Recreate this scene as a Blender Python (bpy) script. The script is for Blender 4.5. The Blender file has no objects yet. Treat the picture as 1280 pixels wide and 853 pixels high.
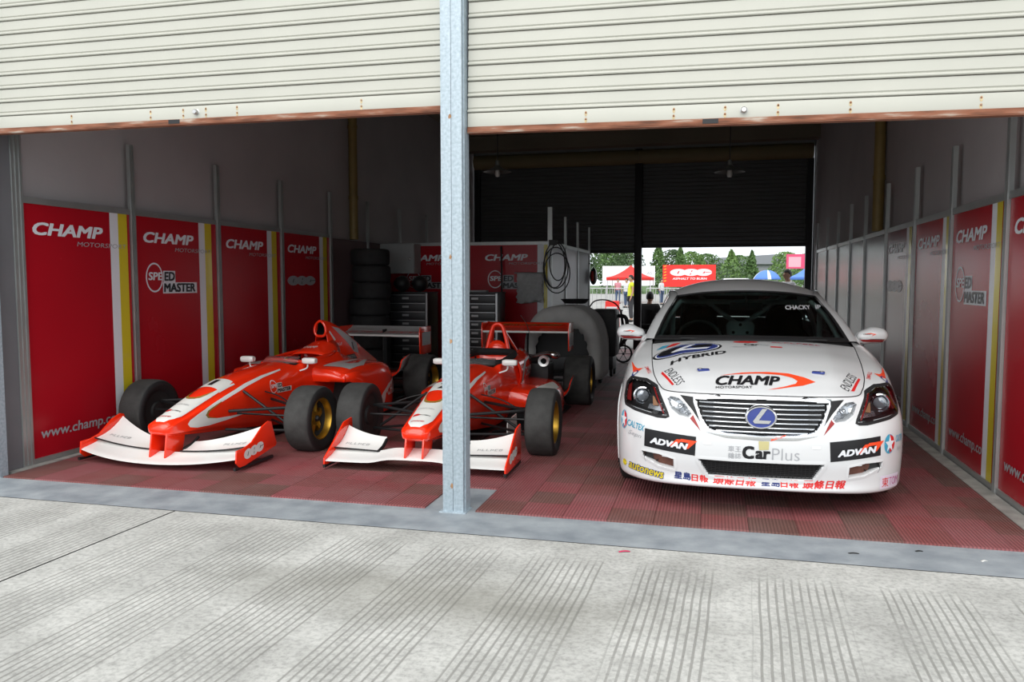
import bpy, bmesh, math, random
from mathutils import Vector, Matrix
from mathutils.bvhtree import BVHTree
from mathutils.geometry import tessellate_polygon
R = math.radians
random.seed(7)
SC = bpy.context.scene
COL = SC.collection

# ------------------------------------------------------------------ camera
cam_d = bpy.data.cameras.new('camera')
cam_d.sensor_width = 36.0
cam_d.lens = 1000.0 / 1280.0 * 36.0
cam_d.clip_end = 500
cam = bpy.data.objects.new('camera', cam_d)
COL.objects.link(cam)
cam.location = (0, 0, 1.42)
cam.rotation_euler = (R(90 - 4.232), 0, R(14.107))
SC.camera = cam

# ------------------------------------------------------------------ world: bright overcast sky
world = bpy.data.worlds.new('overcast_sky')
SC.world = world
world.use_nodes = True
wn = world.node_tree.nodes; wl = world.node_tree.links
wn.clear()
w_out = wn.new('ShaderNodeOutputWorld')
w_bg = wn.new('ShaderNodeBackground')
w_tc = wn.new('ShaderNodeTexCoord')
w_sep = wn.new('ShaderNodeSeparateXYZ')
w_rmp = wn.new('ShaderNodeValToRGB')
w_rmp.color_ramp.elements[0].position = 0.0
w_rmp.color_ramp.elements[0].color = (0.80, 0.86, 0.92, 1)
w_rmp.color_ramp.elements[1].position = 0.7
w_rmp.color_ramp.elements[1].color = (0.97, 0.99, 1.0, 1)
wl.new(w_tc.outputs['Generated'], w_sep.inputs[0])
wl.new(w_sep.outputs['Z'], w_rmp.inputs[0])
wl.new(w_rmp.outputs[0], w_bg.inputs['Color'])
w_bg.inputs['Strength'].default_value = 1.65
wl.new(w_bg.outputs[0], w_out.inputs[0])

# thin sun behind the cloud, wide disc: soft shadows only
sun_d = bpy.data.lights.new('sun', 'SUN')
sun_d.energy = 2.3
sun_d.angle = R(60)
sun_d.color = (1.0, 0.97, 0.92)
sun = bpy.data.objects.new('sun', sun_d)
COL.objects.link(sun)
sun.rotation_euler = (R(50), 0, R(-8))

SC.view_settings.view_transform = 'Standard'
SC.view_settings.look = 'None'
SC.view_settings.gamma = 1.0
SC.view_settings.use_curve_mapping = False
SC.view_settings.exposure = 0.0

# ------------------------------------------------------------------ helpers
def node_mat(name):
    m = bpy.data.materials.new(name)
    m.use_nodes = True
    nt = m.node_tree
    return m, nt, nt.nodes['Principled BSDF']

def M(name, col, rough=0.5, metal=0.0, var=0.0, scale=6.0, bump=0.0, bscale=None, coat=0.0,
      spec=0.5, trans=0.0, ior=1.45, emit=0.0, alpha=1.0, rvar=0.0, col2=None, sheen=0.0):
    """plain procedural surface: base colour with noise variation, optional fine relief"""
    m, nt, b = node_mat(name)
    L = nt.links; N = nt.nodes
    c = (col[0], col[1], col[2], 1)
    b.inputs['Base Color'].default_value = c
    b.inputs['Roughness'].default_value = rough
    b.inputs['Metallic'].default_value = metal
    b.inputs['IOR'].default_value = ior
    b.inputs['Specular IOR Level'].default_value = spec
    b.inputs['Coat Weight'].default_value = coat
    b.inputs['Coat Roughness'].default_value = 0.05
    b.inputs['Transmission Weight'].default_value = trans
    b.inputs['Alpha'].default_value = alpha
    b.inputs['Sheen Weight'].default_value = sheen
    if emit:
        b.inputs['Emission Color'].default_value = c
        b.inputs['Emission Strength'].default_value = emit
    if var or bump or rvar or col2:
        tc = N.new('ShaderNodeTexCoord')
        nz = N.new('ShaderNodeTexNoise'); nz.inputs['Scale'].default_value = scale
        nz.inputs['Detail'].default_value = 6.0
        L.new(tc.outputs['Object'], nz.inputs['Vector'])
        if var or col2:
            mx = N.new('ShaderNodeMix'); mx.data_type = 'RGBA'
            if col2 is None:
                lo = tuple(x * (1 - var) for x in col); hi = tuple(min(1, x * (1 + var)) for x in col)
            else:
                lo = col; hi = col2
            mx.inputs[6].default_value = (*lo, 1); mx.inputs[7].default_value = (*hi, 1)
            mr = N.new('ShaderNodeMapRange')
            mr.inputs[1].default_value = 0.3; mr.inputs[2].default_value = 0.7
            L.new(nz.outputs['Fac'], mr.inputs[0]); L.new(mr.outputs[0], mx.inputs[0])
            L.new(mx.outputs[2], b.inputs['Base Color'])
        if rvar:
            mr2 = N.new('ShaderNodeMapRange')
            mr2.inputs[3].default_value = max(0.02, rough - rvar); mr2.inputs[4].default_value = min(1, rough + rvar)
            L.new(nz.outputs['Fac'], mr2.inputs[0]); L.new(mr2.outputs[0], b.inputs['Roughness'])
        if bump:
            n2 = N.new('ShaderNodeTexNoise'); n2.inputs['Scale'].default_value = bscale or scale * 8
            n2.inputs['Detail'].default_value = 4.0
            L.new(tc.outputs['Object'], n2.inputs['Vector'])
            bp = N.new('ShaderNodeBump'); bp.inputs['Strength'].default_value = bump
            bp.inputs['Distance'].default_value = 0.01
            L.new(n2.outputs['Fac'], bp.inputs['Height']); L.new(bp.outputs[0], b.inputs['Normal'])
    return m

class MB:
    def __init__(s): s.v = []; s.f = []; s.mi = []
    def add(s, vs, fs, m=0):
        o = len(s.v); s.v += [tuple(v) for v in vs]
        s.f += [tuple(o + i for i in f) for f in fs]; s.mi += [m] * len(fs)
        return s
    def box(s, c, d, rot=None, m=0):
        hx, hy, hz = d[0] / 2, d[1] / 2, d[2] / 2
        vs = [Vector((x * hx, y * hy, z * hz)) for x in (-1, 1) for y in (-1, 1) for z in (-1, 1)]
        if rot is not None: vs = [rot @ v for v in vs]
        vs = [v + Vector(c) for v in vs]
        return s.add(vs, [(0, 1, 3, 2), (4, 6, 7, 5), (0, 4, 5, 1), (2, 3, 7, 6), (0, 2, 6, 4), (1, 5, 7, 3)], m)
    def rbox(s, x0, x1, y0, y1, z0, z1, m=0):
        return s.box(((x0 + x1) / 2, (y0 + y1) / 2, (z0 + z1) / 2), (x1 - x0, y1 - y0, z1 - z0), None, m)
    def tube(s, pts, r, n=8, closed=False, caps=True, m=0):
        pts = [Vector(p) for p in pts]
        rs = r if isinstance(r, (list, tuple)) else [r] * len(pts)
        k = len(pts); T = []
        for i in range(k):
            if closed: t = pts[(i + 1) % k] - pts[i - 1]
            else: t = pts[min(i + 1, k - 1)] - pts[max(i - 1, 0)]
            T.append(t.normalized())
        a = Vector((0, 0, 1)) if abs(T[0].z) < 0.9 else Vector((1, 0, 0))
        nrm = (a - T[0] * a.dot(T[0])).normalized()
        vs = []; fs = []
        for i in range(k):
            nrm = (nrm - T[i] * nrm.dot(T[i]))
            nrm = nrm.normalized() if nrm.length > 1e-6 else T[i].orthogonal().normalized()
            b = T[i].cross(nrm)
            for j in range(n):
                q = 2 * math.pi * j / n
                vs.append(pts[i] + (nrm * math.cos(q) + b * math.sin(q)) * rs[i])
        for i in range(k if closed else k - 1):
            for j in range(n):
                a0 = i * n + j; a1 = i * n + (j + 1) % n
                b0 = ((i + 1) % k) * n + j; b1 = ((i + 1) % k) * n + (j + 1) % n
                fs.append((a0, a1, b1, b0))
        if caps and not closed:
            fs.append(tuple(range(n - 1, -1, -1))); fs.append(tuple((k - 1) * n + j for j in range(n)))
        return s.add(vs, fs, m)
    def lathe(s, prof, axis='z', c=(0, 0, 0), n=24, closed=False, m=0, a0=0.0, a1=None):
        """prof: (radius, height) pairs turned about axis"""
        c = Vector(c); full = a1 is None
        if full: a1 = a0 + 2 * math.pi
        vs = []; fs = []; k = len(prof); nn = n if full else n + 1
        for r, h in prof:
            for j in range(nn):
                q = a0 + (a1 - a0) * j / n; x = r * math.cos(q); y = r * math.sin(q)
                v = {'z': (x, y, h), 'x': (h, x, y), 'y': (y, h, x)}[axis]
                vs.append(c + Vector(v))
        for i in range(k if closed else k - 1):
            i2 = (i + 1) % k
            for j in range(n):
                j2 = (j + 1) % nn
                fs.append((i * nn + j, i * nn + j2, i2 * nn + j2, i2 * nn + j))
        return s.add(vs, fs, m)
    def prism(s, poly, plane, h0, h1, m=0):
        """2D outline extruded; plane 'xy','xz','yz' gives the two axes of the outline"""
        def P(a, b, h): return {'xy': (a, b, h), 'xz': (a, h, b), 'yz': (h, a, b)}[plane]
        n = len(poly)
        vs = [P(a, b, h0) for a, b in poly] + [P(a, b, h1) for a, b in poly]
        fs = [(i, (i + 1) % n, n + (i + 1) % n, n + i) for i in range(n)]
        tris = tessellate_polygon([[Vector((a, b, 0)) for a, b in poly]])
        fs += [tuple(t) for t in tris] + [tuple(n + i for i in reversed(t)) for t in tris]
        return s.add(vs, fs, m)
    def grid(s, P, cu=False, cv=False, m=0):
        nu = len(P); nv = len(P[0]); vs = [p for row in P for p in row]; fs = []
        for i in range(nu if cu else nu - 1):
            for j in range(nv if cv else nv - 1):
                fs.append((i * nv + j, i * nv + (j + 1) % nv, ((i + 1) % nu) * nv + (j + 1) % nv, ((i + 1) % nu) * nv + j))
        return s.add(vs, fs, m)
    def ball(s, c, r, n=12, k=8, m=0):
        rx, ry, rz = r if isinstance(r, (tuple, list)) else (r, r, r)
        P = []
        for i in range(k + 1):
            th = math.pi * i / k
            P.append([(c[0] + rx * math.sin(th) * math.cos(2 * math.pi * j / n), c[1] + ry * math.sin(th) * math.sin(2 * math.pi * j / n), c[2] + rz * math.cos(th)) for j in range(n)])
        return s.grid(P, cv=True, m=m)
    def mesh(s, name='mesh'):
        me = bpy.data.meshes.new(name); me.from_pydata([tuple(v) for v in s.v], [], s.f); return me
    def build(s, name, mats, parent=None, angle=40, weld=True, bevel=0.0, thick=0.0, recalc=True, subd=0):
        me = s.mesh(name)
        mats = mats if isinstance(mats, (list, tuple)) else [mats]
        for m_ in mats: me.materials.append(m_)
        for p, i in zip(me.polygons, s.mi): p.material_index = i
        bm = bmesh.new(); bm.from_mesh(me)
        if weld: bmesh.ops.remove_doubles(bm, verts=bm.verts, dist=1e-5)
        bmesh.ops.dissolve_degenerate(bm, dist=1e-6, edges=bm.edges)
        if recalc: bmesh.ops.recalc_face_normals(bm, faces=bm.faces)
        if bevel:
            es = [e for e in bm.edges if len(e.link_faces) == 2 and e.calc_face_angle(0) > R(35)]
            bmesh.ops.bevel(bm, geom=es, offset=bevel, segments=2, profile=0.6, affect='EDGES', clamp_overlap=True)
        bm.to_mesh(me); bm.free()
        me.shade_smooth(); me.set_sharp_from_angle(angle=R(angle))
        o = bpy.data.objects.new(name, me); COL.objects.link(o)
        if parent is not None: o.parent = parent
        if thick:
            md = o.modifiers.new('solid', 'SOLIDIFY'); md.thickness = thick; md.offset = -1
        if subd:
            md = o.modifiers.new('subd', 'SUBSURF'); md.levels = subd; md.render_levels = subd
        return o

def thing(name, label, cat, loc=(0, 0, 0), rz=0.0, group=None):
    o = bpy.data.objects.new(name, None); COL.objects.link(o)
    o.empty_display_size = 0.1
    o.location = loc; o.rotation_euler = (0, 0, rz)
    return tag(o, label, cat, group)
def tag(o, label=None, cat=None, group=None, kind=None):
    if label: o['label'] = label
    if cat: o['category'] = cat
    if group: o['group'] = group
    if kind: o['kind'] = kind
    return o
def struct(o, label, cat='building'):
    return tag(o, label, cat, kind='structure')
def copy_tree(o, parent=None, label=None):
    c = o.copy(); COL.objects.link(c); c.parent = parent
    if label: c['label'] = label
    for ch in list(o.children): copy_tree(ch, c)
    return c

def cr(p0, p1, p2, p3, t):
    """Catmull-Rom on vectors"""
    return 0.5 * ((2 * p1) + (p2 - p0) * t + (2 * p0 - 5 * p1 + 4 * p2 - p3) * t * t + (3 * p1 - p0 - 3 * p2 + p3) * t ** 3)
def spline(pts, n, closed=False):
    """dense curve through the points, n steps per span"""
    P = [Vector(p) for p in pts]; k = len(P); out = []
    for i in range(k if closed else k - 1):
        if closed: a, b, c, d = P[i - 1], P[i], P[(i + 1) % k], P[(i + 2) % k]
        else:
            b, c = P[i], P[i + 1]
            a = P[i - 1] if i > 0 else b * 2 - c
            d = P[i + 2] if i + 2 < k else c * 2 - b
        for j in range(n): out.append(cr(a, b, c, d, j / n))
    if not closed: out.append(P[-1].copy())
    return out
def spline_t(pts, t):
    """point at fraction t of a curve through the points"""
    P = [Vector(p) for p in pts]; k = len(P) - 1
    x = min(max(t, 0), 1) * k; i = min(int(x), k - 1); f = x - i
    a = P[i - 1] if i > 0 else P[i] * 2 - P[i + 1]
    d = P[i + 2] if i + 2 <= k else P[i + 1] * 2 - P[i]
    return cr(a, P[i], P[i + 1], d, f)
def net(rows, nu, nv):
    """smooth grid through a control net: nv steps between rows, nu steps between columns"""
    dense = [spline(r, nu) if isinstance(nu, int) else spline_var(r, nu) for r in rows]
    cols = list(zip(*dense))
    cols = [spline(c, nv) for c in cols]
    return [list(r) for r in zip(*cols)]
def spline_var(pts, ns):
    P = [Vector(p) for p in pts]; k = len(P); out = []
    for i in range(k - 1):
        b, c = P[i], P[i + 1]
        a = P[i - 1] if i > 0 else b * 2 - c
        d = P[i + 2] if i + 2 < k else c * 2 - b
        for j in range(ns[i]): out.append(cr(a, b, c, d, j / ns[i]))
    out.append(P[-1].copy()); return out
def coons(c0, c1, d0, d1, nu, nv, bulge=None):
    """patch between front c0(u), rear c1(u), left d0(v), right d1(v)"""
    out = []
    for j in range(nv + 1):
        v = j / nv; row = []
        for i in range(nu + 1):
            u = i / nu
            p = (1 - v) * spline_t(c0, u) + v * spline_t(c1, u) + (1 - u) * spline_t(d0, v) + u * spline_t(d1, v) \
                - ((1 - u) * (1 - v) * Vector(c0[0]) + u * (1 - v) * Vector(c0[-1]) + (1 - u) * v * Vector(c1[0]) + u * v * Vector(c1[-1]))
            if bulge: p = p + Vector(bulge(u, v))
            row.append(p)
        out.append(row)
    return out

# ---- flat print: outlines and lettering laid on a surface
def poly2d(loops):
    vs = []; fs = []
    for lp in loops:
        o = len(vs); vs += [(a, b) for a, b in lp]
        fs += [tuple(o + i for i in t) for t in tessellate_polygon([[Vector((a, b, 0)) for a, b in lp]])]
    return vs, fs
def ring2d(outer, inner):
    n = len(outer); vs = list(outer) + list(inner)
    return vs, [(i, (i + 1) % n, n + (i + 1) % n, n + i) for i in range(n)]
def ell(cx, cy, rx, ry, n=28, rot=0.0):
    c, s = math.cos(rot), math.sin(rot)
    return [(cx + rx * math.cos(2 * math.pi * i / n) * c - ry * math.sin(2 * math.pi * i / n) * s,
             cy + rx * math.cos(2 * math.pi * i / n) * s + ry * math.sin(2 * math.pi * i / n) * c) for i in range(n)]
_tc = {}
def text2d(txt, x0, y0, w, h, bold=0.0, shear=0.0):
    """lettering fitted to the box x0..x0+w, y0..y0+h"""
    key = (txt, bold, shear)
    if key not in _tc:
        cu = bpy.data.curves.new('lettering', 'FONT'); cu.body = txt; cu.size = 1.0
        cu.offset = min(bold, 0.0); cu.shear = shear; cu.resolution_u = 3
        ob = bpy.data.objects.new('lettering', cu); COL.objects.link(ob)
        dg = bpy.context.evaluated_depsgraph_get()
        me = bpy.data.meshes.new_from_object(ob.evaluated_get(dg))
        vs = [(v.co.x, v.co.y) for v in me.vertices]; fs = [tuple(p.vertices) for p in me.polygons]
        bpy.data.objects.remove(ob); bpy.data.curves.remove(cu); bpy.data.meshes.remove(me)
        if bold > 0:                                   # heavier weight: the same glyphs struck again, slightly shifted
            V0, F0 = vs, fs; vs, fs = [], []
            for dx, dy in ((0, 0), (1, .7), (-1, .7), (1, -.7), (-1, -.7)):
                o_ = len(vs); vs = vs + [(a + dx * bold, b + dy * bold) for a, b in V0]; fs = fs + [tuple(o_ + i for i in f) for f in F0]
        _tc[key] = (vs, fs)
    vs, fs = _tc[key]
    ax = min(v[0] for v in vs); bx = max(v[0] for v in vs); ay = min(v[1] for v in vs); by = max(v[1] for v in vs)
    return [(x0 + (a - ax) / (bx - ax) * w, y0 + (b - ay) / (by - ay) * h) for a, b in vs], fs
def marks2d(x0, y0, w, h, n, seed=1, shear=0.15):
    """a row of small letter-like strokes, for print too small to read"""
    rnd = random.Random(seed); loops = []; cw = w / n; t = min(cw * .24, h * .3)
    for i in range(n):
        a = x0 + i * cw; b = a + cw * .74
        k = rnd.randrange(5)
        rects = [(a, a + t, 0, h)]
        if k in (0, 1, 3): rects.append((a + t, b, h - t * .8, h))
        if k in (0, 2, 3): rects.append((a + t, b, 0, t * .8))
        if k in (1, 4): rects.append((a + t, b, h * .42, h * .42 + t * .7))
        if k in (3, 4): rects.append((b - t, b, t, h * .9))
        for c, d, e, f in rects: loops.append([(c + e * shear, y0 + e), (d + e * shear, y0 + e), (d + f * shear, y0 + f), (c + f * shear, y0 + f)])
    return poly2d(loops)
def rot2d(g, ang, cx, cy):
    c, s = math.cos(ang), math.sin(ang)
    return [(cx + (a - cx) * c - (b - cy) * s, cy + (a - cx) * s + (b - cy) * c) for a, b in g[0]], g[1]
def merge2d(*gs):
    vs = []; fs = []
    for g in gs:
        o = len(vs); vs += list(g[0]); fs += [tuple(o + i for i in f) for f in g[1]]
    return vs, fs
def lay(name, g, mapf, mat, parent, step=0.0, label=None, flipn=None):
    """put flat print g on a surface: mapf(u,v) -> point or None; step cuts it fine enough to follow curves"""
    bm = bmesh.new()
    vs = [bm.verts.new((a, b, 0)) for a, b in g[0]]
    for f in g[1]:
        if len(set(f)) > 2:
            try: bm.faces.new([vs[i] for i in f])
            except ValueError: pass
    if step:
        for ax in (0, 1):
            lo = min(v.co[ax] for v in bm.verts); hi = max(v.co[ax] for v in bm.verts)
            k = int((hi - lo) / step)
            for i in range(1, k + 1):
                co = [0, 0, 0]; no = [0, 0, 0]; co[ax] = lo + (hi - lo) * i / (k + 1); no[ax] = 1
                bmesh.ops.bisect_plane(bm, geom=list(bm.verts) + list(bm.edges) + list(bm.faces), plane_co=co, plane_no=no)
    # struck-over glyphs lie a hair above one another, never in one plane
    lift = {}; k = 0
    for v0 in bm.verts:
        if v0 in lift: continue
        stack = [v0]; lift[v0] = k
        while stack:
            a = stack.pop()
            for e in a.link_edges:
                b = e.other_vert(a)
                if b not in lift: lift[b] = k; stack.append(b)
        k += 1
    up = Vector(flipn).normalized() * min(0.00006, 0.0012 / max(k, 1)) if flipn is not None else Vector((0, 0, 0))
    kill = []
    for v in bm.verts:
        p = mapf(v.co.x, v.co.y)
        if p is None: kill.append(v)
        else: v.co = p + up * lift[v]
    if kill: bmesh.ops.delete(bm, geom=kill, context='VERTS')
    if flipn is not None:
        for f in bm.faces:
            f.normal_update()
            if f.normal.dot(Vector(flipn)) < 0: f.normal_flip()
    me = bpy.data.meshes.new(name); bm.to_mesh(me); bm.free()
    me.materials.append(mat); me.shade_smooth()
    o = bpy.data.objects.new(name, me); COL.objects.link(o)
    if parent is not None: o.parent = parent
    if label: o['label'] = label
    return o
def bvh_of(objs):
    """ray target made of several meshes in their shared local space"""
    vs = []; fs = []
    for ob in objs:
        o = len(vs); vs += [v.co.copy() for v in ob.data.vertices]
        fs += [tuple(o + i for i in p.vertices) for p in ob.data.polygons]
    return BVHTree.FromPolygons(vs, fs)
def caster(bvh, fr, d, off=0.002):
    """mapf for lay(): fr(u,v) gives a start point, ray runs along d"""
    d = Vector(d).normalized()
    def f(u, v):
        h = bvh.ray_cast(Vector(fr(u, v)), d)
        if h[0] is None: return None
        n = h[1]
        if n.dot(d) > 0: n = -n
        return h[0] + n * off
    return f

# ------------------------------------------------------------------ shared materials
m_alu = M('aluminium', (0.42, 0.43, 0.43), 0.38, 0.85, var=0.08, scale=3)
m_white_print = M('white_print', (0.72, 0.74, 0.78), 0.35)
m_grey_print = M('grey_print', (0.34, 0.35, 0.37), 0.4)
m_black_print = M('black_print', (0.012, 0.012, 0.014), 0.35)
m_yellow_print = M('yellow_print', (0.62, 0.50, 0.02), 0.3, coat=0.3)
m_red_print = M('red_print', (0.62, 0.02, 0.02), 0.35)
m_orange_print = M('orange_red_print', (0.80, 0.07, 0.02), 0.35)
m_blue_print = M('blue_print', (0.02, 0.035, 0.16), 0.35)
m_cyan_print = M('cyan_print', (0.05, 0.32, 0.48), 0.35)
m_gold = M('gold_paint', (0.50, 0.30, 0.04), 0.3, 0.85)
m_dark_metal = M('dark_metal', (0.03, 0.03, 0.032), 0.45, 0.6)
m_black_rubber = M('black_rubber', (0.020, 0.020, 0.021), 0.72, var=0.25, scale=14, bump=0.15, bscale=140)
m_black_plastic = M('black_plastic', (0.015, 0.015, 0.016), 0.5)
m_chrome = M('chrome', (0.80, 0.81, 0.83), 0.12, 1.0)
m_steel = M('steel', (0.5, 0.5, 0.5), 0.3, 0.9)
# ================================================================== SETTING
YM = 4.64            # front edge of the mats
XL, XR = -5.06, 1.855
YR = 16.95           # rear shutters
ZC = 4.45            # ceiling

# ---- concrete apron with raked grooves
def apron_mat():
    m, nt, b = node_mat('raked_concrete'); N = nt.nodes; L = nt.links
    tc = N.new('ShaderNodeTexCoord')
    mp = N.new('ShaderNodeMapping'); mp.inputs['Rotation'].default_value = (0, 0, R(2.3))
    L.new(tc.outputs['Object'], mp.inputs['Vector'])
    # wobble so that the raked lines are hand drawn
    nz0 = N.new('ShaderNodeTexNoise'); nz0.inputs['Scale'].default_value = 1.3
    L.new(mp.outputs[0], nz0.inputs['Vector'])
    sep = N.new('ShaderNodeSeparateXYZ'); L.new(mp.outputs[0], sep.inputs[0])
    def math_(op, a, b_=None, c=None):
        n = N.new('ShaderNodeMath'); n.operation = op
        for i, x in enumerate((a, b_, c)):
            if x is None: continue
            if isinstance(x, (int, float)): n.inputs[i].default_value = x
            else: L.new(x, n.inputs[i])
        return n.outputs[0]
    xw = math_('MULTIPLY_ADD', nz0.outputs['Fac'], 0.02, sep.outputs['X'])
    fine = math_('FRACT', math_('MULTIPLY', xw, 1 / 0.036))
    tri = math_('ABSOLUTE', math_('SUBTRACT', fine, 0.5))            # 0 middle .. .5 edge
    groove = N.new('ShaderNodeMapRange'); L.new(tri, groove.inputs[0])
    groove.inputs[1].default_value = 0.07; groove.inputs[2].default_value = 0.17
    groove.inputs[3].default_value = 1.0; groove.inputs[4].default_value = 0.0
    band = math_('FRACT', math_('MULTIPLY', math_('ADD', xw, 0.02), 1 / 0.545))
    bt = math_('ABSOLUTE', math_('SUBTRACT', band, 0.5))
    bm_ = N.new('ShaderNodeMapRange'); L.new(bt, bm_.inputs[0])
    bm_.inputs[1].default_value = 0.34; bm_.inputs[2].default_value = 0.37
    bm_.inputs[3].default_value = 1.0; bm_.inputs[4].default_value = 0.0
    # worn patches
    nz1 = N.new('ShaderNodeTexNoise'); nz1.inputs['Scale'].default_value = 1.1; nz1.inputs['Detail'].default_value = 5
    L.new(tc.outputs['Object'], nz1.inputs['Vector'])
    wear = N.new('ShaderNodeMapRange'); L.new(nz1.outputs['Fac'], wear.inputs[0])
    wear.inputs[1].default_value = 0.30; wear.inputs[2].default_value = 0.46
    # the rake starts a hand's breadth off the threshold
    yend = N.new('ShaderNodeMapRange'); L.new(sep.outputs['Y'], yend.inputs[0])
    yend.inputs[1].default_value = 3.85; yend.inputs[2].default_value = 4.02
    yend.inputs[3].default_value = 1.0; yend.inputs[4].default_value = 0.0
    gm = math_('MULTIPLY', math_('MULTIPLY', groove.outputs[0], bm_.outputs[0]), math_('MULTIPLY', wear.outputs[0], yend.outputs[0]))
    # colour: pale concrete, blotches, a stained area
    nz2 = N.new('ShaderNodeTexNoise'); nz2.inputs['Scale'].default_value = 2.2; nz2.inputs['Detail'].default_value = 9
    nz2.inputs['Roughness'].default_value = 0.65
    L.new(tc.outputs['Object'], nz2.inputs['Vector'])
    cr_ = N.new('ShaderNodeValToRGB'); L.new(nz2.outputs['Fac'], cr_.inputs[0])
    cr_.color_ramp.elements[0].position = 0.30; cr_.color_ramp.elements[0].color = (0.33, 0.33, 0.312, 1)
    cr_.color_ramp.elements[1].position = 0.66; cr_.color_ramp.elements[1].color = (0.54, 0.54, 0.515, 1)
    nz3 = N.new('ShaderNodeTexNoise'); nz3.inputs['Scale'].default_value = 38; nz3.inputs['Detail'].default_value = 8; nz3.inputs['Roughness'].default_value = 0.7
    L.new(tc.outputs['Object'], nz3.inputs['Vector'])
    sp = N.new('ShaderNodeMapRange'); L.new(nz3.outputs['Fac'], sp.inputs[0])
    sp.inputs[1].default_value = 0.36; sp.inputs[2].default_value = 0.56; sp.inputs[3].default_value = 0.68; sp.inputs[4].default_value = 1.0
    mx0 = N.new('ShaderNodeMix'); mx0.data_type = 'RGBA'; mx0.blend_type = 'MULTIPLY'; mx0.inputs[0].default_value = 1
    L.new(cr_.outputs[0], mx0.inputs[6]); L.new(sp.outputs[0], mx0.inputs[7])
    # oily stain, an ellipse of its own on the slab
    gx = math_('DIVIDE', math_('ADD', sep.outputs['X'], 1.35), 1.15); gy = math_('DIVIDE', math_('SUBTRACT', sep.outputs['Y'], 3.28), 0.36)
    rr = math_('SQRT', math_('ADD', math_('MULTIPLY', gx, gx), math_('MULTIPLY', gy, gy)))
    rr2 = math_('MULTIPLY_ADD', nz2.outputs['Fac'], 1.1, rr)
    st = N.new('ShaderNodeMapRange'); L.new(rr2, st.inputs[0])
    st.inputs[1].default_value = 0.75; st.inputs[2].default_value = 1.7; st.inputs[3].default_value = 0.55; st.inputs[4].default_value = 0.0
    mx1 = N.new('ShaderNodeMix'); mx1.data_type = 'RGBA'
    L.new(st.outputs[0], mx1.inputs[0]); L.new(mx0.outputs[2], mx1.inputs[6]); mx1.inputs[7].default_value = (0.19, 0.185, 0.155, 1)
    mx2 = N.new('ShaderNodeMix'); mx2.data_type = 'RGBA'
    L.new(math_('MULTIPLY', gm, math_('MULTIPLY_ADD', nz3.outputs['Fac'], 1.3, -0.12)), mx2.inputs[0]); L.new(mx1.outputs[2], mx2.inputs[6]); mx2.inputs[7].default_value = (0.13, 0.127, 0.113, 1)
    L.new(mx2.outputs[2], b.inputs['Base Color'])
    b.inputs['Roughness'].default_value = 0.9
    hh = math_('MULTIPLY_ADD', gm, -1.0, math_('MULTIPLY', nz3.outputs['Fac'], 0.35))
    bp = N.new('ShaderNodeBump'); bp.inputs['Strength'].default_value = 0.55; bp.inputs['Distance'].default_value = 0.006
    L.new(hh, bp.inputs['Height']); L.new(bp.outputs[0], b.inputs['Normal'])
    return m
m_apron = apron_mat()
# slabs with a joint between them (the joint runs away from the doors on the left)
jx0, jy0, jx1, jy1 = -3.22, 4.22, -3.55, -6.0
mb = MB().add([(-60, -60, 0), (-5.7, -60, 0), (jx1 - 0.01, jy1, 0), (jx0 - 0.006, 4.22, 0), (-60, 4.22, 0)], [(0, 1, 2, 3, 4)])
ap1 = mb.build('pavement', m_apron); struct(ap1, 'pale concrete slab at the foot of the left shutter', 'pavement')
mb = MB().add([(-5.69, -60, 0), (60, -60, 0), (60, 4.22, 0), (jx0 + 0.006, 4.22, 0), (jx1 + 0.01, jy1, 0)], [(0, 1, 2, 3, 4)])
ap2 = mb.build('pavement', m_apron); struct(ap2, 'wide pale concrete slab with raked grooves before the garage', 'pavement')
m_joint = M('joint_dirt', (0.12, 0.12, 0.11), 0.95, var=0.3, scale=20)
mb = MB().rbox(-60, 60, -60, 18, -0.30, -0.02)
gb = mb.build('ground_base', m_joint); struct(gb, 'dark bedding layer under the concrete slabs', 'ground')

# ---- grey painted threshold with a tongue behind the post
m_thr = M('painted_threshold', (0.185, 0.21, 0.235), 0.62, var=0.0, scale=5.0, bump=0.25, bscale=26, col2=(0.32, 0.35, 0.372))
mb = MB().add([(-7, 4.22, 0.003), (60, 4.22, 0.003), (60, YM, 0.003), (-1.40, YM, 0.003), (-1.40, 5.18, 0.003), (-1.73, 5.18, 0.003), (-1.73, YM, 0.003), (-7, YM, 0.003)],
              [(0, 1, 2, 3, 6, 7), (6, 3, 4, 5)])
thr = mb.build('trim_1', m_thr); struct(thr, 'grey painted concrete threshold strip under the shutters', 'threshold')

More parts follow.
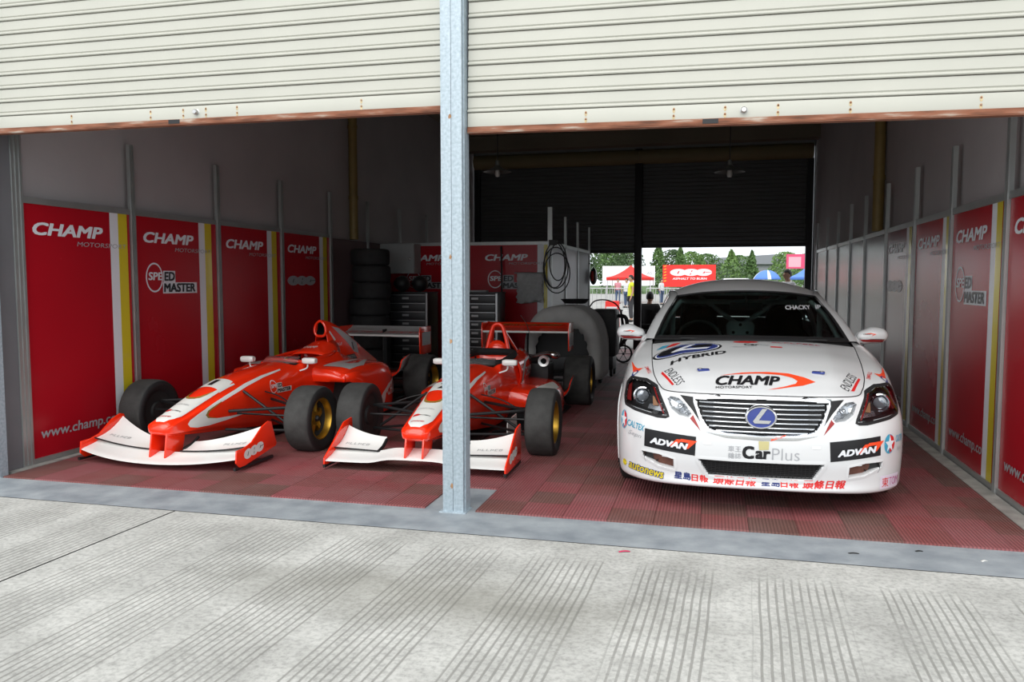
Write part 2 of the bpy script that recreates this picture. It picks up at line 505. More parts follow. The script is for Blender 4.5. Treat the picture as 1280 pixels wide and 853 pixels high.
# ---- floor with red rubber tiles
def tile_mat(name, cell):
    m, nt, b = node_mat(name); N = nt.nodes; L = nt.links
    tc = N.new('ShaderNodeTexCoord'); geo = N.new('ShaderNodeNewGeometry')
    if cell:
        dv = N.new('ShaderNodeVectorMath'); dv.operation = 'SCALE'; dv.inputs['Scale'].default_value = 1 / 0.27
        L.new(geo.outputs['Position'], dv.inputs[0])
        fl = N.new('ShaderNodeVectorMath'); fl.operation = 'FLOOR'; L.new(dv.outputs[0], fl.inputs[0])
        wnz = N.new('ShaderNodeTexWhiteNoise'); L.new(fl.outputs[0], wnz.inputs['Vector']); rnd = wnz.outputs['Value']
    else:
        oi = N.new('ShaderNodeObjectInfo'); rnd = oi.outputs['Random']
    cr_ = N.new('ShaderNodeValToRGB'); L.new(rnd, cr_.inputs[0])
    el = cr_.color_ramp.elements
    el[0].position = 0; el[0].color = (0.140, 0.064, 0.052, 1)
    el[1].position = 1; el[1].color = (0.300, 0.066, 0.074, 1)
    e = el.new(0.3); e.color = (0.190, 0.062, 0.056, 1)
    e = el.new(0.55); e.color = (0.240, 0.060, 0.062, 1)
    e = el.new(0.8); e.color = (0.265, 0.076, 0.084, 1)
    nz = N.new('ShaderNodeTexNoise'); nz.inputs['Scale'].default_value = 3.0; nz.inputs['Detail'].default_value = 7
    L.new(geo.outputs['Position'], nz.inputs['Vector'])
    mr = N.new('ShaderNodeMapRange'); L.new(nz.outputs['Fac'], mr.inputs[0])
    mr.inputs[1].default_value = 0.3; mr.inputs[2].default_value = 0.7; mr.inputs[3].default_value = 0.0; mr.inputs[4].default_value = 0.28
    mx = N.new('ShaderNodeMix'); mx.data_type = 'RGBA'; mx.inputs[7].default_value = (0.27, 0.19, 0.18, 1)
    L.new(mr.outputs[0], mx.inputs[0]); L.new(cr_.outputs[0], mx.inputs[6])
    # ribs run into the garage
    sp = N.new('ShaderNodeSeparateXYZ'); L.new(geo.outputs['Position'], sp.inputs[0])
    mu = N.new('ShaderNodeMath'); mu.operation = 'MULTIPLY'; mu.inputs[1].default_value = 2 * math.pi / 0.0193; L.new(sp.outputs['X'], mu.inputs[0])
    sn = N.new('ShaderNodeMath'); sn.operation = 'SINE'; L.new(mu.outputs[0], sn.inputs[0])
    mr2 = N.new('ShaderNodeMapRange'); L.new(sn.outputs[0], mr2.inputs[0])
    mr2.inputs[1].default_value = -0.9; mr2.inputs[2].default_value = 0.1; mr2.inputs[3].default_value = 0.62; mr2.inputs[4].default_value = 1.0
    mx2 = N.new('ShaderNodeMix'); mx2.data_type = 'RGBA'; mx2.blend_type = 'MULTIPLY'; mx2.inputs[0].default_value = 1
    L.new(mx.outputs[2], mx2.inputs[6]); L.new(mr2.outputs[0], mx2.inputs[7]); L.new(mx2.outputs[2], b.inputs['Base Color'])
    b.inputs['Roughness'].default_value = 0.62; b.inputs['Specular IOR Level'].default_value = 0.35
    bp = N.new('ShaderNodeBump'); bp.inputs['Strength'].default_value = 0.6; bp.inputs['Distance'].default_value = 0.004
    L.new(sn.outputs[0], bp.inputs['Height']); L.new(bp.outputs[0], b.inputs['Normal'])
    return m
m_tile = tile_mat('red_rubber_tile', False); m_tile_far = tile_mat('red_rubber_tile_field', True)
m_slab = M('garage_slab', (0.10, 0.09, 0.088), 0.9, var=0.2, scale=3)
mb = MB().rbox(XL - 0.2, XR + 0.2, YM - 0.002, YR + 0.3, -0.02, 0.002)
fl = mb.build('floor', m_slab); struct(fl, 'garage floor covered with red ribbed rubber tiles', 'floor')
T = 0.27
def tile_verts(x0, x1, y0, y1, z0=0.002, z1=0.013, b=0.0015):
    return [(x0, y0, z0), (x1, y0, z0), (x1, y1, z0), (x0, y1, z0), (x0 + b, y0 + b, z1), (x1 - b, y0 + b, z1), (x1 - b, y1 - b, z1), (x0 + b, y1 - b, z1)]
TF = [(4, 5, 6, 7), (0, 1, 5, 4), (1, 2, 6, 5), (2, 3, 7, 6), (3, 0, 4, 7)]
h = T / 2 - 0.0002
tile_me = MB().add(tile_verts(-h, h, -h, h, 0, 0.011), TF).mesh('tile'); tile_me.materials.append(m_tile)
tile_mid = MB().add(tile_verts(-0.1644, 0.1644, -h, h, 0, 0.011), TF).mesh('tile'); tile_mid.materials.append(m_tile)
far = MB(); n_t = 0
cols = [(-1.73 - T * (i + 0.5), 0) for i in range(12)] + [(-1.565, 1)] + [(-1.40 + T * (i + 0.5), 0) for i in range(12)]
for r in range(45):
    yc = YM + T * (r + 0.5)
    for xc, kind in cols:
        if kind and r < 2: continue
        if n_t < 300 and r < 13:
            o = bpy.data.objects.new('tile', tile_mid if kind else tile_me); COL.objects.link(o)
            o.parent = fl; o.location = (xc, yc, 0.002); n_t += 1
        else:
            w = 0.1644 if kind else h
            far.add(tile_verts(xc - w, xc + w, yc - h, yc + h), TF)
o = far.build('tile_field', m_tile_far, fl); o['kind'] = 'stuff'

# ---- shell of the building
m_plaster = M('grey_plaster', (0.36, 0.335, 0.34), 0.85, var=0.06, scale=1.5, bump=0.1, bscale=30)
m_facade = M('facade_grey', (0.24, 0.25, 0.27), 0.7, var=0.06, scale=1.2)
m_ceil = M('ceiling_concrete', (0.20, 0.175, 0.13), 0.9, var=0.1, scale=1.0)
mb = MB().rbox(XL - 0.30, XL - 0.06, YM + 0.05, YR + 0.3, -0.01, ZC)
wallL = mb.build('wall_left', m_plaster); struct(wallL, 'grey plaster side wall lined with red display panels, left of the garage', 'wall')
mb = MB().rbox(XR + 0.06, XR + 0.30, YM + 0.05, YR + 0.3, -0.01, ZC)
wallR = mb.build('wall_right', m_plaster); struct(wallR, 'grey plaster side wall lined with display panels beside the white car', 'wall')
mb = MB().rbox(XL - 0.30, XR + 0.30, 5.05, YR + 0.3, ZC, ZC + 0.25)
mb.rbox(XL - 0.06, XR + 0.06, YR - 0.62, YR - 0.30, 4.16, ZC)          # beam before the rear shutters
mb.rbox(XL - 0.06, XR + 0.06, 10.7, 11.0, 4.20, ZC)
ce = mb.build('ceiling', m_ceil); struct(ce, 'dark concrete garage ceiling with beams', 'ceiling')
mb = MB().rbox(-30, XL - 0.06, YM + 0.04, YM + 0.28, 0, 6.5).rbox(XR + 0.10, 30, YM + 0.04, YM + 0.28, 0, 6.5)
mb.rbox(XL - 0.06, XR + 0.10, 5.05, 5.30, 3.75, 6.5)
wf = mb.build('wall_front', m_facade); struct(wf, 'grey front wall of the garage block around the shutters', 'wall')
mb = MB().rbox(-30, XL - 0.04, YR + 0.02, YR + 0.3, 0, 5).rbox(XR + 0.04, 30, YR + 0.02, YR + 0.3, 0, 5).rbox(XL - 0.06, XR + 0.06, YR + 0.02, YR + 0.3, 4.1, 5)
wb = mb.build('wall_rear', m_facade); struct(wb, 'rear wall of the garage above the back shutters', 'wall')

# left jamb: galvanised edge, grey return
m_galv = M('galvanised_steel', (0.29, 0.355, 0.40), 0.5, 0.25, var=0.0, scale=55, rvar=0.1, col2=(0.43, 0.505, 0.56))
m_return = M('grey_return_panel', (0.15, 0.15, 0.16), 0.55, 0.1, var=0.06, scale=4)
mb = MB().rbox(XL - 0.06, XL + 0.075, YM - 0.01, YM + 0.06, 0, 4.4)
o = mb.build('trim_2', m_galv); struct(o, 'galvanised shutter guide at the outer edge of the left wall', 'guide rail')
mb = MB().rbox(XL - 0.06, XL + 0.012, YM + 0.06, 4.893, 0.0, 4.4)
o = mb.build('trim_3', m_return); struct(o, 'smooth grey return panel between shutter guide and first wall post', 'panel')
mb = MB().rbox(XR - 0.03, XR + 0.06, YM - 0.01, YM + 0.08, 0, 4.4)
o = mb.build('trim_4', m_galv); struct(o, 'galvanised shutter guide before the right wall', 'guide rail')

# ---- display panels on both walls
def gloss_panel(name, c, rough=0.26):
    return M(name, c, rough, 0.0, var=0.05, scale=0.9, coat=0.0, spec=0.28, rvar=0.05)
m_panel_red = gloss_panel('red_panel', (0.37, 0.006, 0.014))
m_panel_glare = gloss_panel('glare_red_panel', (0.21, 0.035, 0.04), 0.22)  # panel red dulled, glare from the rear opening put into the colour
m_panel_grey = gloss_panel('grey_panel', (0.13, 0.085, 0.085), 0.24)  # plain grey on the left wall; on the right, glare painted over red
def champ(u0, u1, z0, z1):
    return text2d('CHAMP', u0, z0, u1 - u0, z1 - z0, 0.034, 0.22)
def orc_logo(cx, cz, w, h):
    """three fat rings run together, plate and lettering"""
    g_plate = merge2d(poly2d([ell(cx - w * 0.31, cz, w * 0.2, h * 0.5)]), poly2d([ell(cx, cz, w * 0.2, h * 0.5)]), poly2d([ell(cx + w * 0.3, cz, w * 0.2, h * 0.5)]))
    q = lambda x_, z_, dx, dz, sl: [(cx + w * x_ - dx * w + sl * -dz * h, cz + h * z_ - dz * h), (cx + w * x_ + dx * w + sl * -dz * h, cz + h * z_ - dz * h), (cx + w * x_ + dx * w + sl * dz * h, cz + h * z_ + dz * h), (cx + w * x_ - dx * w + sl * dz * h, cz + h * z_ + dz * h)]
    g_txt = poly2d([q(-.31, 0, .016, .20, .5), q(.015, .17, .013, .12, .4), q(-.015, -.22, .013, .12, .4),
                    [(cx + w * .27, cz - h * .16), (cx + w * .335, cz - h * .10), (cx + w * .335, cz + h * .22)], [(cx + w * .345, cz - h * .03), (cx + w * .50, cz + h * .01), (cx + w * .50, cz + h * .07), (cx + w * .345, cz + h * .05)]])
    return g_plate, g_txt
def speed_logo(u, z, k=1.0):
    """ring, SPEED and MASTER; (u,z) centre of the ring"""
    ring = ring2d(ell(u, z, 0.118 * k, 0.138 * k, 40), ell(u, z, 0.103 * k, 0.123 * k, 40))
    plate = merge2d(poly2d([[(u + .125 * k, z - .045 * k), (u + .30 * k, z - .045 * k), (u + .30 * k, z + .065 * k), (u + .125 * k, z + .065 * k)]]),
                    poly2d([[(u + .115 * k, z - .150 * k), (u + .63 * k, z - .150 * k), (u + .63 * k, z - .045 * k), (u + .115 * k, z - .045 * k)]]))
    sp = text2d('SPE', u - .085 * k, z - .025 * k, .20 * k, .075 * k, 0.03, 0.1)
    ed = text2d('ED', u + .135 * k, z - .03 * k, .155 * k, .085 * k, 0.04, 0.05)
    ms = text2d('MASTER', u + .125 * k, z - .138 * k, .475 * k, .085 * k, 0.04, 0.05)
    return ring, plate, sp, merge2d(ed, ms)
def panel(wall, side, x, y0, y1, z1, kind, logo=None, www=True):
    """one display panel between two posts; side +1 faces +x (left wall)"""
    mat = {'red': m_panel_red, 'dark': m_panel_glare, 'grey': m_panel_grey}[kind]
    xa, xb = (x - 0.012, x) if side > 0 else (x, x + 0.012)
    p = MB().rbox(xa, xb, y0, y1, 0.055, z1).build('panel', mat, wall)
    if kind == 'grey': return p
    e = 0.0015 * side
    if side > 0: mp = lambda u, v: Vector((x + e, y0 + u, v)); f2 = lambda u, v: Vector((x + 2 * e, y0 + u, v)); f3 = lambda u, v: Vector((x + 3 * e, y0 + u, v))
    else: mp = lambda u, v: Vector((x + e, y1 - u, v)); f2 = lambda u, v: Vector((x + 2 * e, y1 - u, v)); f3 = lambda u, v: Vector((x + 3 * e, y1 - u, v))
    fn = (side, 0, 0)
    R4 = lambda a, b, c, d: poly2d([[(a, c), (b, c), (b, d), (a, d)]])
    lay('white_stripe', R4(.915, 1.015, .055, z1), mp, m_white_print, p, flipn=fn)
    lay('yellow_stripe', R4(1.015, 1.125, .055, z1), mp, m_yellow_print, p, flipn=fn)
    lay('lettering', champ(.10, .83, z1 - .235, z1 - .135), f2, m_white_print, p, flipn=fn)
    lay('lettering', text2d('MOTORSPORT', .54, z1 - .305, .57, .037, 0.0, 0.15), f2, m_grey_print if True else None, p, flipn=fn)
    if www: lay('lettering', text2d('www.champ.co', .10, .175, .81, .105, 0.014, 0.12), f2, m_grey_print, p, flipn=fn)
    if logo == 'speed':
        ring, plate, sp, bl = speed_logo(.235, z1 - .555)
        lay('logo_ring', ring, f2, m_white_print, p, flipn=fn); lay('logo_plate', plate, mp, m_white_print, p, flipn=fn)
        lay('lettering', sp, f2, m_white_print, p, flipn=fn); lay('lettering', bl, f3, m_black_print, p, flipn=fn)
    if logo == 'orc':
        a, t = orc_logo(.44, z1 - .58, .70, .12)
        lay('logo_plate', a, f2, m_grey_print, p, flipn=fn); lay('lettering', t, f3, m_black_print, p, flipn=fn)
    return p
m_post = M('post_alu', (0.42, 0.435, 0.43), 0.42, 0.75, var=0.08, scale=4)
def post(wall, x, y, z1, side, z0=0.0, w=0.029):
    mb = MB()
    mb.rbox(x - 0.016 if side > 0 else x - 0.014, x + 0.014 if side > 0 else x + 0.016, y - w, y + w, z0, z1)
    xs = x + side * 0.017
    for dy in (-w * .72, 0, w * .72):                                     # ribs of the extrusion
        mb.rbox(xs - 0.004, xs + 0.004, y + dy - w * .2, y + dy + w * .2, z0, z1 - 0.002)
    return mb.build('post', m_post, wall)
PL = [4.945, 6.175, 7.455, 8.735, 10.01]
for i in range(4):
    panel(wallL, 1, XL, PL[i] + 0.036, PL[i + 1] - 0.036, 2.015, 'red', [None, 'speed', None, 'orc'][i])
for i, y in enumerate(PL): post(wallL, XL, y, 2.635 if i else 4.3, 1, 0.0, 0.029 if i else 0.05)
for y in (11.22, 12.5, 13.78, 15.05): post(wallL, XL, y, 2.62, 1)
for i in range(4):
    y0, y1 = PL[i] + 0.036, PL[i + 1] - 0.036
    MB().rbox(XL - 0.014, XL + 0.012, y0, y1, 2.015, 2.062).build('top_rail', m_post, wallL)
    MB().rbox(XL - 0.014, XL + 0.012, y0, y1, 0.0, 0.055).build('bottom_rail', m_post, wallL)
for i, (y0, y1) in enumerate(((10.046, 11.184), (11.256, 11.94))):
    panel(wallL, 1, XL, y0, y1, 2.015, 'grey')
PR = [4.62, 5.885, 7.15, 8.37, 9.67, 10.97, 12.09, 13.27, 14.47, 15.85]
for i in range(9):
    kind = 'red' if i < 3 else ('dark' if i == 3 else 'grey')
    panel(wallR, -1, XR, PR[i] + 0.036, PR[i + 1] - 0.036, 1.955, kind, {1: 'speed', 3: 'orc'}.get(i))
    y0, y1 = PR[i] + 0.036, PR[i + 1] - 0.036
    MB().rbox(XR - 0.012, XR + 0.014, y0, y1, 1.955, 2.005).build('top_rail', m_post, wallR)
    MB().rbox(XR - 0.012, XR + 0.014, y0, y1, 0.0, 0.055).build('bottom_rail', m_post, wallR)
for i, y in enumerate(PR): post(wallR, XR, y, (4.3 if i < 2 else 2.50), -1)
m_kerb = M('kerb_concrete', (0.30, 0.30, 0.28), 0.85, var=0.25, scale=9)
o = MB().rbox(XR - 0.12, XR - 0.02, YM + 0.1, YR - 0.2, 0.0, 0.018).build('baseboard_right', m_kerb); struct(o, 'thin concrete edging along the foot of the right wall', 'edging')
o = MB().rbox(XL + 0.02, XL + 0.09, YM + 0.1, 11.9, 0.0, 0.018).build('baseboard_left', m_kerb); struct(o, 'thin concrete edging along the foot of the left wall', 'edging')
# yellow downpipes
m_pipe = M('ochre_pipe', (0.21, 0.145, 0.045), 0.5, var=0.15, scale=5)
for x, y, z0, lb in ((XL + 0.015, 10.72, 2.03, 'ochre painted pipe running up the wall above the tyre stack'), (XR - 0.015, 10.15, 2.01, 'ochre painted pipe running up the wall by the white car')):
    mb = MB().tube([(x, y, z0), (x, y, ZC)], 0.062, 16)
    for z in (2.6, 3.6): mb.tube([(x, y, z), (x, y, z + 0.05)], 0.07, 16)
    o = mb.build('downpipe', m_pipe); tag(o, lb, 'pipe')

# ---- steel post between the two doors: two channels back to back
sp = thing('steel_post', 'galvanised steel post between the two open roller shutters', 'post', (-1.53, 4.60, 0))
def channel(sx, name):
    # shallow closed section; the two meet on the seam
    w = 0.066; d = 0.05
    out = [(0.0008 * sx, 0), (w * sx, 0), (w * sx, d), (0.0008 * sx, d)]
    return MB().prism(out, 'xy', 0.0, 4.4).build(name, m_galv, sp, bevel=0.0025)
channel(-1, 'channel'); channel(1, 'channel')
m_rust = M('rust_stain', (0.30, 0.17, 0.09), 0.85, var=0.4, scale=40)
for z in (2.40, 0.17, 1.06, 1.57):
    random.seed(int(z * 100))
    g = poly2d([[(0.004 + 0.011 * math.cos(q / 9 * 2 * math.pi) * random.uniform(.5, 1.1), z + 0.018 * math.sin(q / 9 * 2 * math.pi) * random.uniform(.5, 1.2)) for q in range(9)]])
    lay('rust_spot', g, lambda u, v: Vector((u - 0.012, -0.0006, v)), m_rust, sp, flipn=(0, -1, 0))
MB().rbox(-0.085, 0.085, -0.02, 0.13, 0.003, 0.009).build('base_plate', m_galv, sp)
MB().rbox(0.0665, 0.074, 0.030, 0.12, 0.005, 4.4).build('guide_lip', m_galv, sp)
MB().rbox(-0.074, -0.0665, 0.030, 0.12, 0.005, 4.4).build('guide_lip', m_galv, sp)

# ---- front roller shutters
m_slat = M('cream_slat', (0.455, 0.455, 0.405), 0.42, 0.0, var=0.03, scale=2.5)
def rusty():
    m, nt, b = node_mat('rusty_rail'); N = nt.nodes; L = nt.links
    tc = N.new('ShaderNodeTexCoord'); nz = N.new('ShaderNodeTexNoise'); nz.inputs['Scale'].default_value = 5; nz.inputs['Detail'].default_value = 8
    mp = N.new('ShaderNodeMapping'); mp.inputs['Scale'].default_value = (1, 4, 8); L.new(tc.outputs['Object'], mp.inputs[0]); L.new(mp.outputs[0], nz.inputs['Vector'])
    c = N.new('ShaderNodeValToRGB'); L.new(nz.outputs['Fac'], c.inputs[0]); el = c.color_ramp.elements
    el[0].position = 0.30; el[0].color = (0.10, 0.040, 0.022, 1); el[1].position = 0.72; el[1].color = (0.42, 0.36, 0.30, 1)
    e = el.new(0.48); e.color = (0.23, 0.085, 0.045, 1); e = el.new(0.58); e.color = (0.26, 0.12, 0.075, 1)
    L.new(c.outputs[0], b.inputs['Base Color']); b.inputs['Roughness'].default_value = 0.85
    return m
m_rusty = rusty()
SP = 0.0925                                                           # slat pitch
slat_prof = [(0.0, 0.004), (-0.0005, 0.062), (0.004, 0.0655), (0.0055, 0.069), (0.001, 0.0725), (-0.0075, 0.0765), (-0.0105, 0.0825), (-0.009, 0.0885), (-0.003, 0.0912), (0.006, 0.0918),
             (0.014, 0.0918), (0.014, 0.004)]
slat_prof = [(a, 0.0958 - b) for a, b in slat_prof]
def shutter(name, label, x0, x1, zb, tilt, y, bolts, knob, notch):
    root = thing(name, label, 'shutter', (x0, y, zb), 0)
    root['kind'] = 'structure'
    root.rotation_euler = (0, tilt, 0)
    w = x1 - x0
    # slats, first one above the plain bottom slat
    me = MB()
    n = len(slat_prof)
    vs = [(xx, a, b_) for xx in (0.004, w - 0.004) for a, b_ in slat_prof]
    me.add(vs, [(i, (i + 1) % n, n + (i + 1) % n, n + i) for i in range(n)] + [tuple(range(n)), tuple(range(2 * n - 1, n - 1, -1))])
    first = me.build('slat', m_slat, root, angle=25)
    first.location = (0, 0, 0.118)
    k = 1
    while zb + 0.118 + k * SP < 3.72:
        c = bpy.data.objects.new('slat', first.data); COL.objects.link(c); c.parent = root; c.location = (0, 0, 0.118 + k * SP); k += 1
    MB().rbox(0.004, w - 0.004, -0.006, 0.014, 0.024, 0.118).build('bottom_slat', m_slat, root, bevel=0.004)
    # angle iron: upright flange in front, flat flange below
    MB().rbox(0.004, w - 0.004, -0.012, -0.006, 0.004, 0.036).rbox(0.004, w - 0.004, -0.012, 0.045, 0.0, 0.006).rbox(0.004, w - 0.004, 0.014, 0.020, 0.004, 0.05).build('bottom_rail', m_rusty, root)
    for bx in bolts:
        for dz in (0.058, 0.095):
            MB().ball((bx, -0.0075, dz), (0.0055, 0.0035, 0.0055), 8, 6).build('rivet', m_rusty, root)
            g = poly2d([ell(bx, dz - 0.006, 0.008, 0.016, 10)])
            lay('rust_stain', g, lambda u, v: Vector((u, -0.0065, v)), m_stain, root, flipn=(0, -1, 0))
    MB().lathe([(0, -0.034), (0.012, -0.034), (0.017, -0.028), (0.017, -0.008), (0.021, -0.006), (0.021, 0.0)], 'y', (knob, 0, 0.075), 16).build('lock_barrel', m_steel, root)
    MB().rbox(notch, notch + 0.085, -0.0135, -0.0115, 0.008, 0.034).build('pull_slot', m_dark_metal, root)
    return root
m_stain = M('rust_run', (0.50, 0.40, 0.24), 0.7, var=0.3, scale=60)
shutter('door_1', 'cream roller shutter with rusty bottom rail over the two red racing cars', XL + 0.02, -1.604, 2.462, R(0.25), 4.685,
        [0.75, 1.38, 1.63, 1.80, 2.03, 2.9], 1.73, 1.52)
shutter('door_2', 'cream roller shutter with rusty bottom rail hung lower over the white car', -1.456, XR + 0.0, 2.312, R(0.75), 4.685,
        [0.72, 1.22, 1.50, 1.78, 2.15, 2.78], 1.60, 1.38)

# ---- rear roller shutters, half open, and their post
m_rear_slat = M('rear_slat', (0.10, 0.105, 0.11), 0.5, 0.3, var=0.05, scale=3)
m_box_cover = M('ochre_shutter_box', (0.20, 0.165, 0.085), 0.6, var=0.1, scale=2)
def rear_shutter(name, label, x0, x1, zb):
    root = thing(name, label, 'shutter', (x0, YR, zb)); root['kind'] = 'structure'
    w = x1 - x0; P = []; z = 0.06
    while z + zb < 3.87:
        P += [(0.0, z), (0.0, z + 0.06), (0.016, z + 0.066), (0.020, z + 0.072), (0.016, z + 0.078), (0.0, z + 0.08)]; z += 0.08
    mb = MB().grid([[(xx, -a, b_) for a, b_ in P] for xx in (0.01, w - 0.01)])
    o = mb.build('slats', m_rear_slat, root, angle=20, thick=0.0); o['kind'] = 'stuff'
    MB().rbox(0.01, w - 0.01, -0.03, 0.02, 0.0, 0.07).build('bottom_rail', m_dark_metal, root)
    MB().tube([(0.01, -0.14, 3.98 - zb), (w - 0.01, -0.14, 3.98 - zb)], 0.15, 20).build('roller_drum', m_box_cover, root)
    return root
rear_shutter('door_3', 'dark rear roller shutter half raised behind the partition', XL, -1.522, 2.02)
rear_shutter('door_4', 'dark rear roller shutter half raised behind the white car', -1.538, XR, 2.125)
o = MB().rbox(-1.605, -1.455, YR - 0.20, YR - 0.05, 0, 4.14).build('steel_post', m_dark_metal, bevel=0.006)
tag(o, 'dark steel post between the two rear shutters', 'post')
for xa, lb in ((XL - 0.02, 'left'), (XR - 0.10, 'right')):
    o = MB().rbox(xa, xa + 0.12, YR - 0.08, YR + 0.02, 0, 3.85).build('trim_5' if lb == 'left' else 'trim_6', m_dark_metal)
    struct(o, 'dark guide rail of the rear shutter at the %s wall' % lb, 'guide rail')
# ================================================================== SINGLE-SEATER RACING CARS
m_f_red = M('racing_red', (0.93, 0.032, 0.006), 0.22, coat=0.6)
m_f_white = M('racing_white', (0.80, 0.80, 0.78), 0.28, coat=0.4)
m_f_offwhite = M('livery_white', (0.72, 0.72, 0.69), 0.3)
m_f_silver = M('livery_silver', (0.42, 0.42, 0.42), 0.35)
m_gold_line = M('livery_gold', (0.30, 0.17, 0.03), 0.4)
m_carbon = M('carbon_black', (0.010, 0.010, 0.011), 0.5)
m_slick = M('slick_tread', (0.040, 0.040, 0.039), 0.85, var=0.30, scale=9, bump=0.30, bscale=90)
m_sidewall = M('tyre_sidewall', (0.016, 0.016, 0.017), 0.6)
m_seat_cloth = M('black_seat_cloth', (0.010, 0.010, 0.011), 0.9, bump=0.3, bscale=60)
m_gold_rim = M('gold_rim', (0.46, 0.27, 0.035), 0.33, 0.8, var=0.1, scale=8)
m_grey_winglet = M('winglet_grey', (0.22, 0.22, 0.22), 0.4)
m_clear = M('clear_screen', (0.75, 0.78, 0.8), 0.05, trans=0.9, ior=1.2, alpha=0.5)
m_brake = M('brake_duct', (0.02, 0.02, 0.02), 0.7)

def tyre_profile(r, w, rim):
    h = w / 2
    return [(rim, -h * 0.80), (rim + 0.012, -h * 0.88), ((r + rim) / 2, -h * 1.0), (r - 0.035, -h * 0.985), (r - 0.012, -h * 0.90), (r - 0.003, -h * 0.74), (r, -h * 0.4), (r + 0.001, 0),
            (r, h * 0.4), (r - 0.003, h * 0.74), (r - 0.012, h * 0.90), (r - 0.035, h * 0.985), ((r + rim) / 2, h * 1.0), (rim + 0.012, h * 0.88), (rim, h * 0.80)]
def racing_wheel(root, s, t, side, r, w, rim):
    """tyre with gold split rim; side +1 = outer face towards +x"""
    c = (t, s, r)
    mb = MB().lathe(tyre_profile(r, w, rim), 'x', c, 44)
    # tread band is material 0, walls material 1
    for i, f in enumerate(mb.f):
        k = i // 44
        mb.mi[i] = 0 if 4 <= k <= 9 else 1
    ty = mb.build('tyre', [m_slick, m_sidewall], root, angle=50)
    h = w / 2 * 0.8; o = side
    prof = [(rim + 0.010, o * h * 1.02), (rim - 0.006, o * h * 1.04), (rim - 0.012, o * h * 0.9), (rim - 0.020, o * h * 0.45), (rim - 0.028, o * h * 0.10), (rim - 0.03, -o * h * 0.7), (rim + 0.004, -o * h * 0.95)]
    MB().lathe(prof[:4], 'x', c, 40).build('rim', m_gold_rim, ty)
    MB().lathe(prof[3:] + [(rim * .55, -o * h * 0.80), (0.0, -o * h * 0.60)], 'x', c, 40).build('rim_barrel', m_brake, ty)
    sp = MB(); x1 = t + o * h * 0.28
    for k in range(6):
        q = 2 * math.pi * k / 6 + 0.3
        d = Vector((0, math.cos(q), math.sin(q))); n = Vector((0, -math.sin(q), math.cos(q)))
        cc = Vector(c)
        a = cc + Vector((o * h * 0.40, 0, 0)) + d * 0.045; b = cc + Vector((o * h * 0.12, 0, 0)) + d * (rim - 0.022)
        P = []
        for p, wd in ((a, 0.030), ((a + b) / 2 + Vector((o * 0.006, 0, 0)), 0.022), (b, 0.034)):
            P.append([p - n * wd, p - n * wd * 0.4 + Vector((o * 0.010, 0, 0)), p + n * wd * 0.4 + Vector((o * 0.010, 0, 0)), p + n * wd, p + n * wd - Vector((o * 0.02, 0, 0)), p - n * wd - Vector((o * 0.02, 0, 0))])
        sp.grid(P, cv=True)
    sp.lathe([(0.0, o * h * 0.36), (0.058, o * h * 0.36), (0.062, o * h * 0.44), (0.050, o * h * 0.50), (0.0, o * h * 0.50)], 'x', c, 24)
    sp.build('spokes', m_gold_rim, ty, angle=30)
    MB().lathe([(0.0, o * h * 0.78), (0.018, o * h * 0.76), (0.026, o * h * 0.66), (0.030, o * h * 0.50)], 'x', c, 6).build('hub_nut', m_dark_metal, ty)
    MB().lathe([(rim - 0.035, -o * h * 0.15), (0.02, -o * h * 0.15), (0.02, -o * h * 0.35), (rim - 0.035, -o * h * 0.35)], 'x', c, 28, closed=True).build('brake_disc', m_dark_metal, ty)
    # upright and duct on the inner face
    MB().lathe([(0.0, -o * h * 0.95), (0.07, -o * h * 0.95), (0.085, -o * h * 0.7), (0.085, -o * h * 0.3)], 'x', c, 20).build('brake_duct', m_brake, ty)
    return ty

def half_to_full(sec):
    """half section from bottom centre to top centre -> closed ring"""
    right = [Vector(p) for p in sec]
    left = [Vector((-p.x, p.y, p.z)) for p in reversed(right[1:-1])]
    return right + left
# station: s, bottom half-width, mid half-width, top half-width, z bottom, z middle, z top, cockpit depth, crown
TUB = [(-.014, .040, .062, .048, .278, .296, .312, 0), (-.004, .066, .088, .070, .262, .296, .326, 0), (0.012, .082, .104, .086, .250, .298, .342, 0), (0.05, .092, .114, .095, .240, .302, .364, 0), (0.20, .094, .127, .104, .222, .316, .414, 0), (0.40, .100, .144, .112, .200, .335, .478, 0),
       (0.70, .108, .172, .126, .172, .355, .562, 0), (1.00, .120, .200, .142, .140, .365, .608, 0), (1.30, .138, .222, .158, .105, .365, .636, 0), (1.48, .150, .234, .170, .085, .36, .646, 0),
       (1.62, .165, .247, .190, .065, .36, .650, 0), (1.70, .175, .252, .225, .058, .36, .640, .04), (1.78, .18, .262, .250, .055, .36, .648, .22), (2.05, .20, .300, .268, .05, .37, .655, .30), (2.32, .20, .325, .265, .05, .37, .668, .30),
       (2.44, .20, .325, .250, .05, .37, .690, .16), (2.52, .20, .318, .240, .05, .36, .700, 0), (2.75, .19, .29, .21, .05, .33, .640, 0), (3.0, .17, .24, .18, .06, .30, .56, 0)]
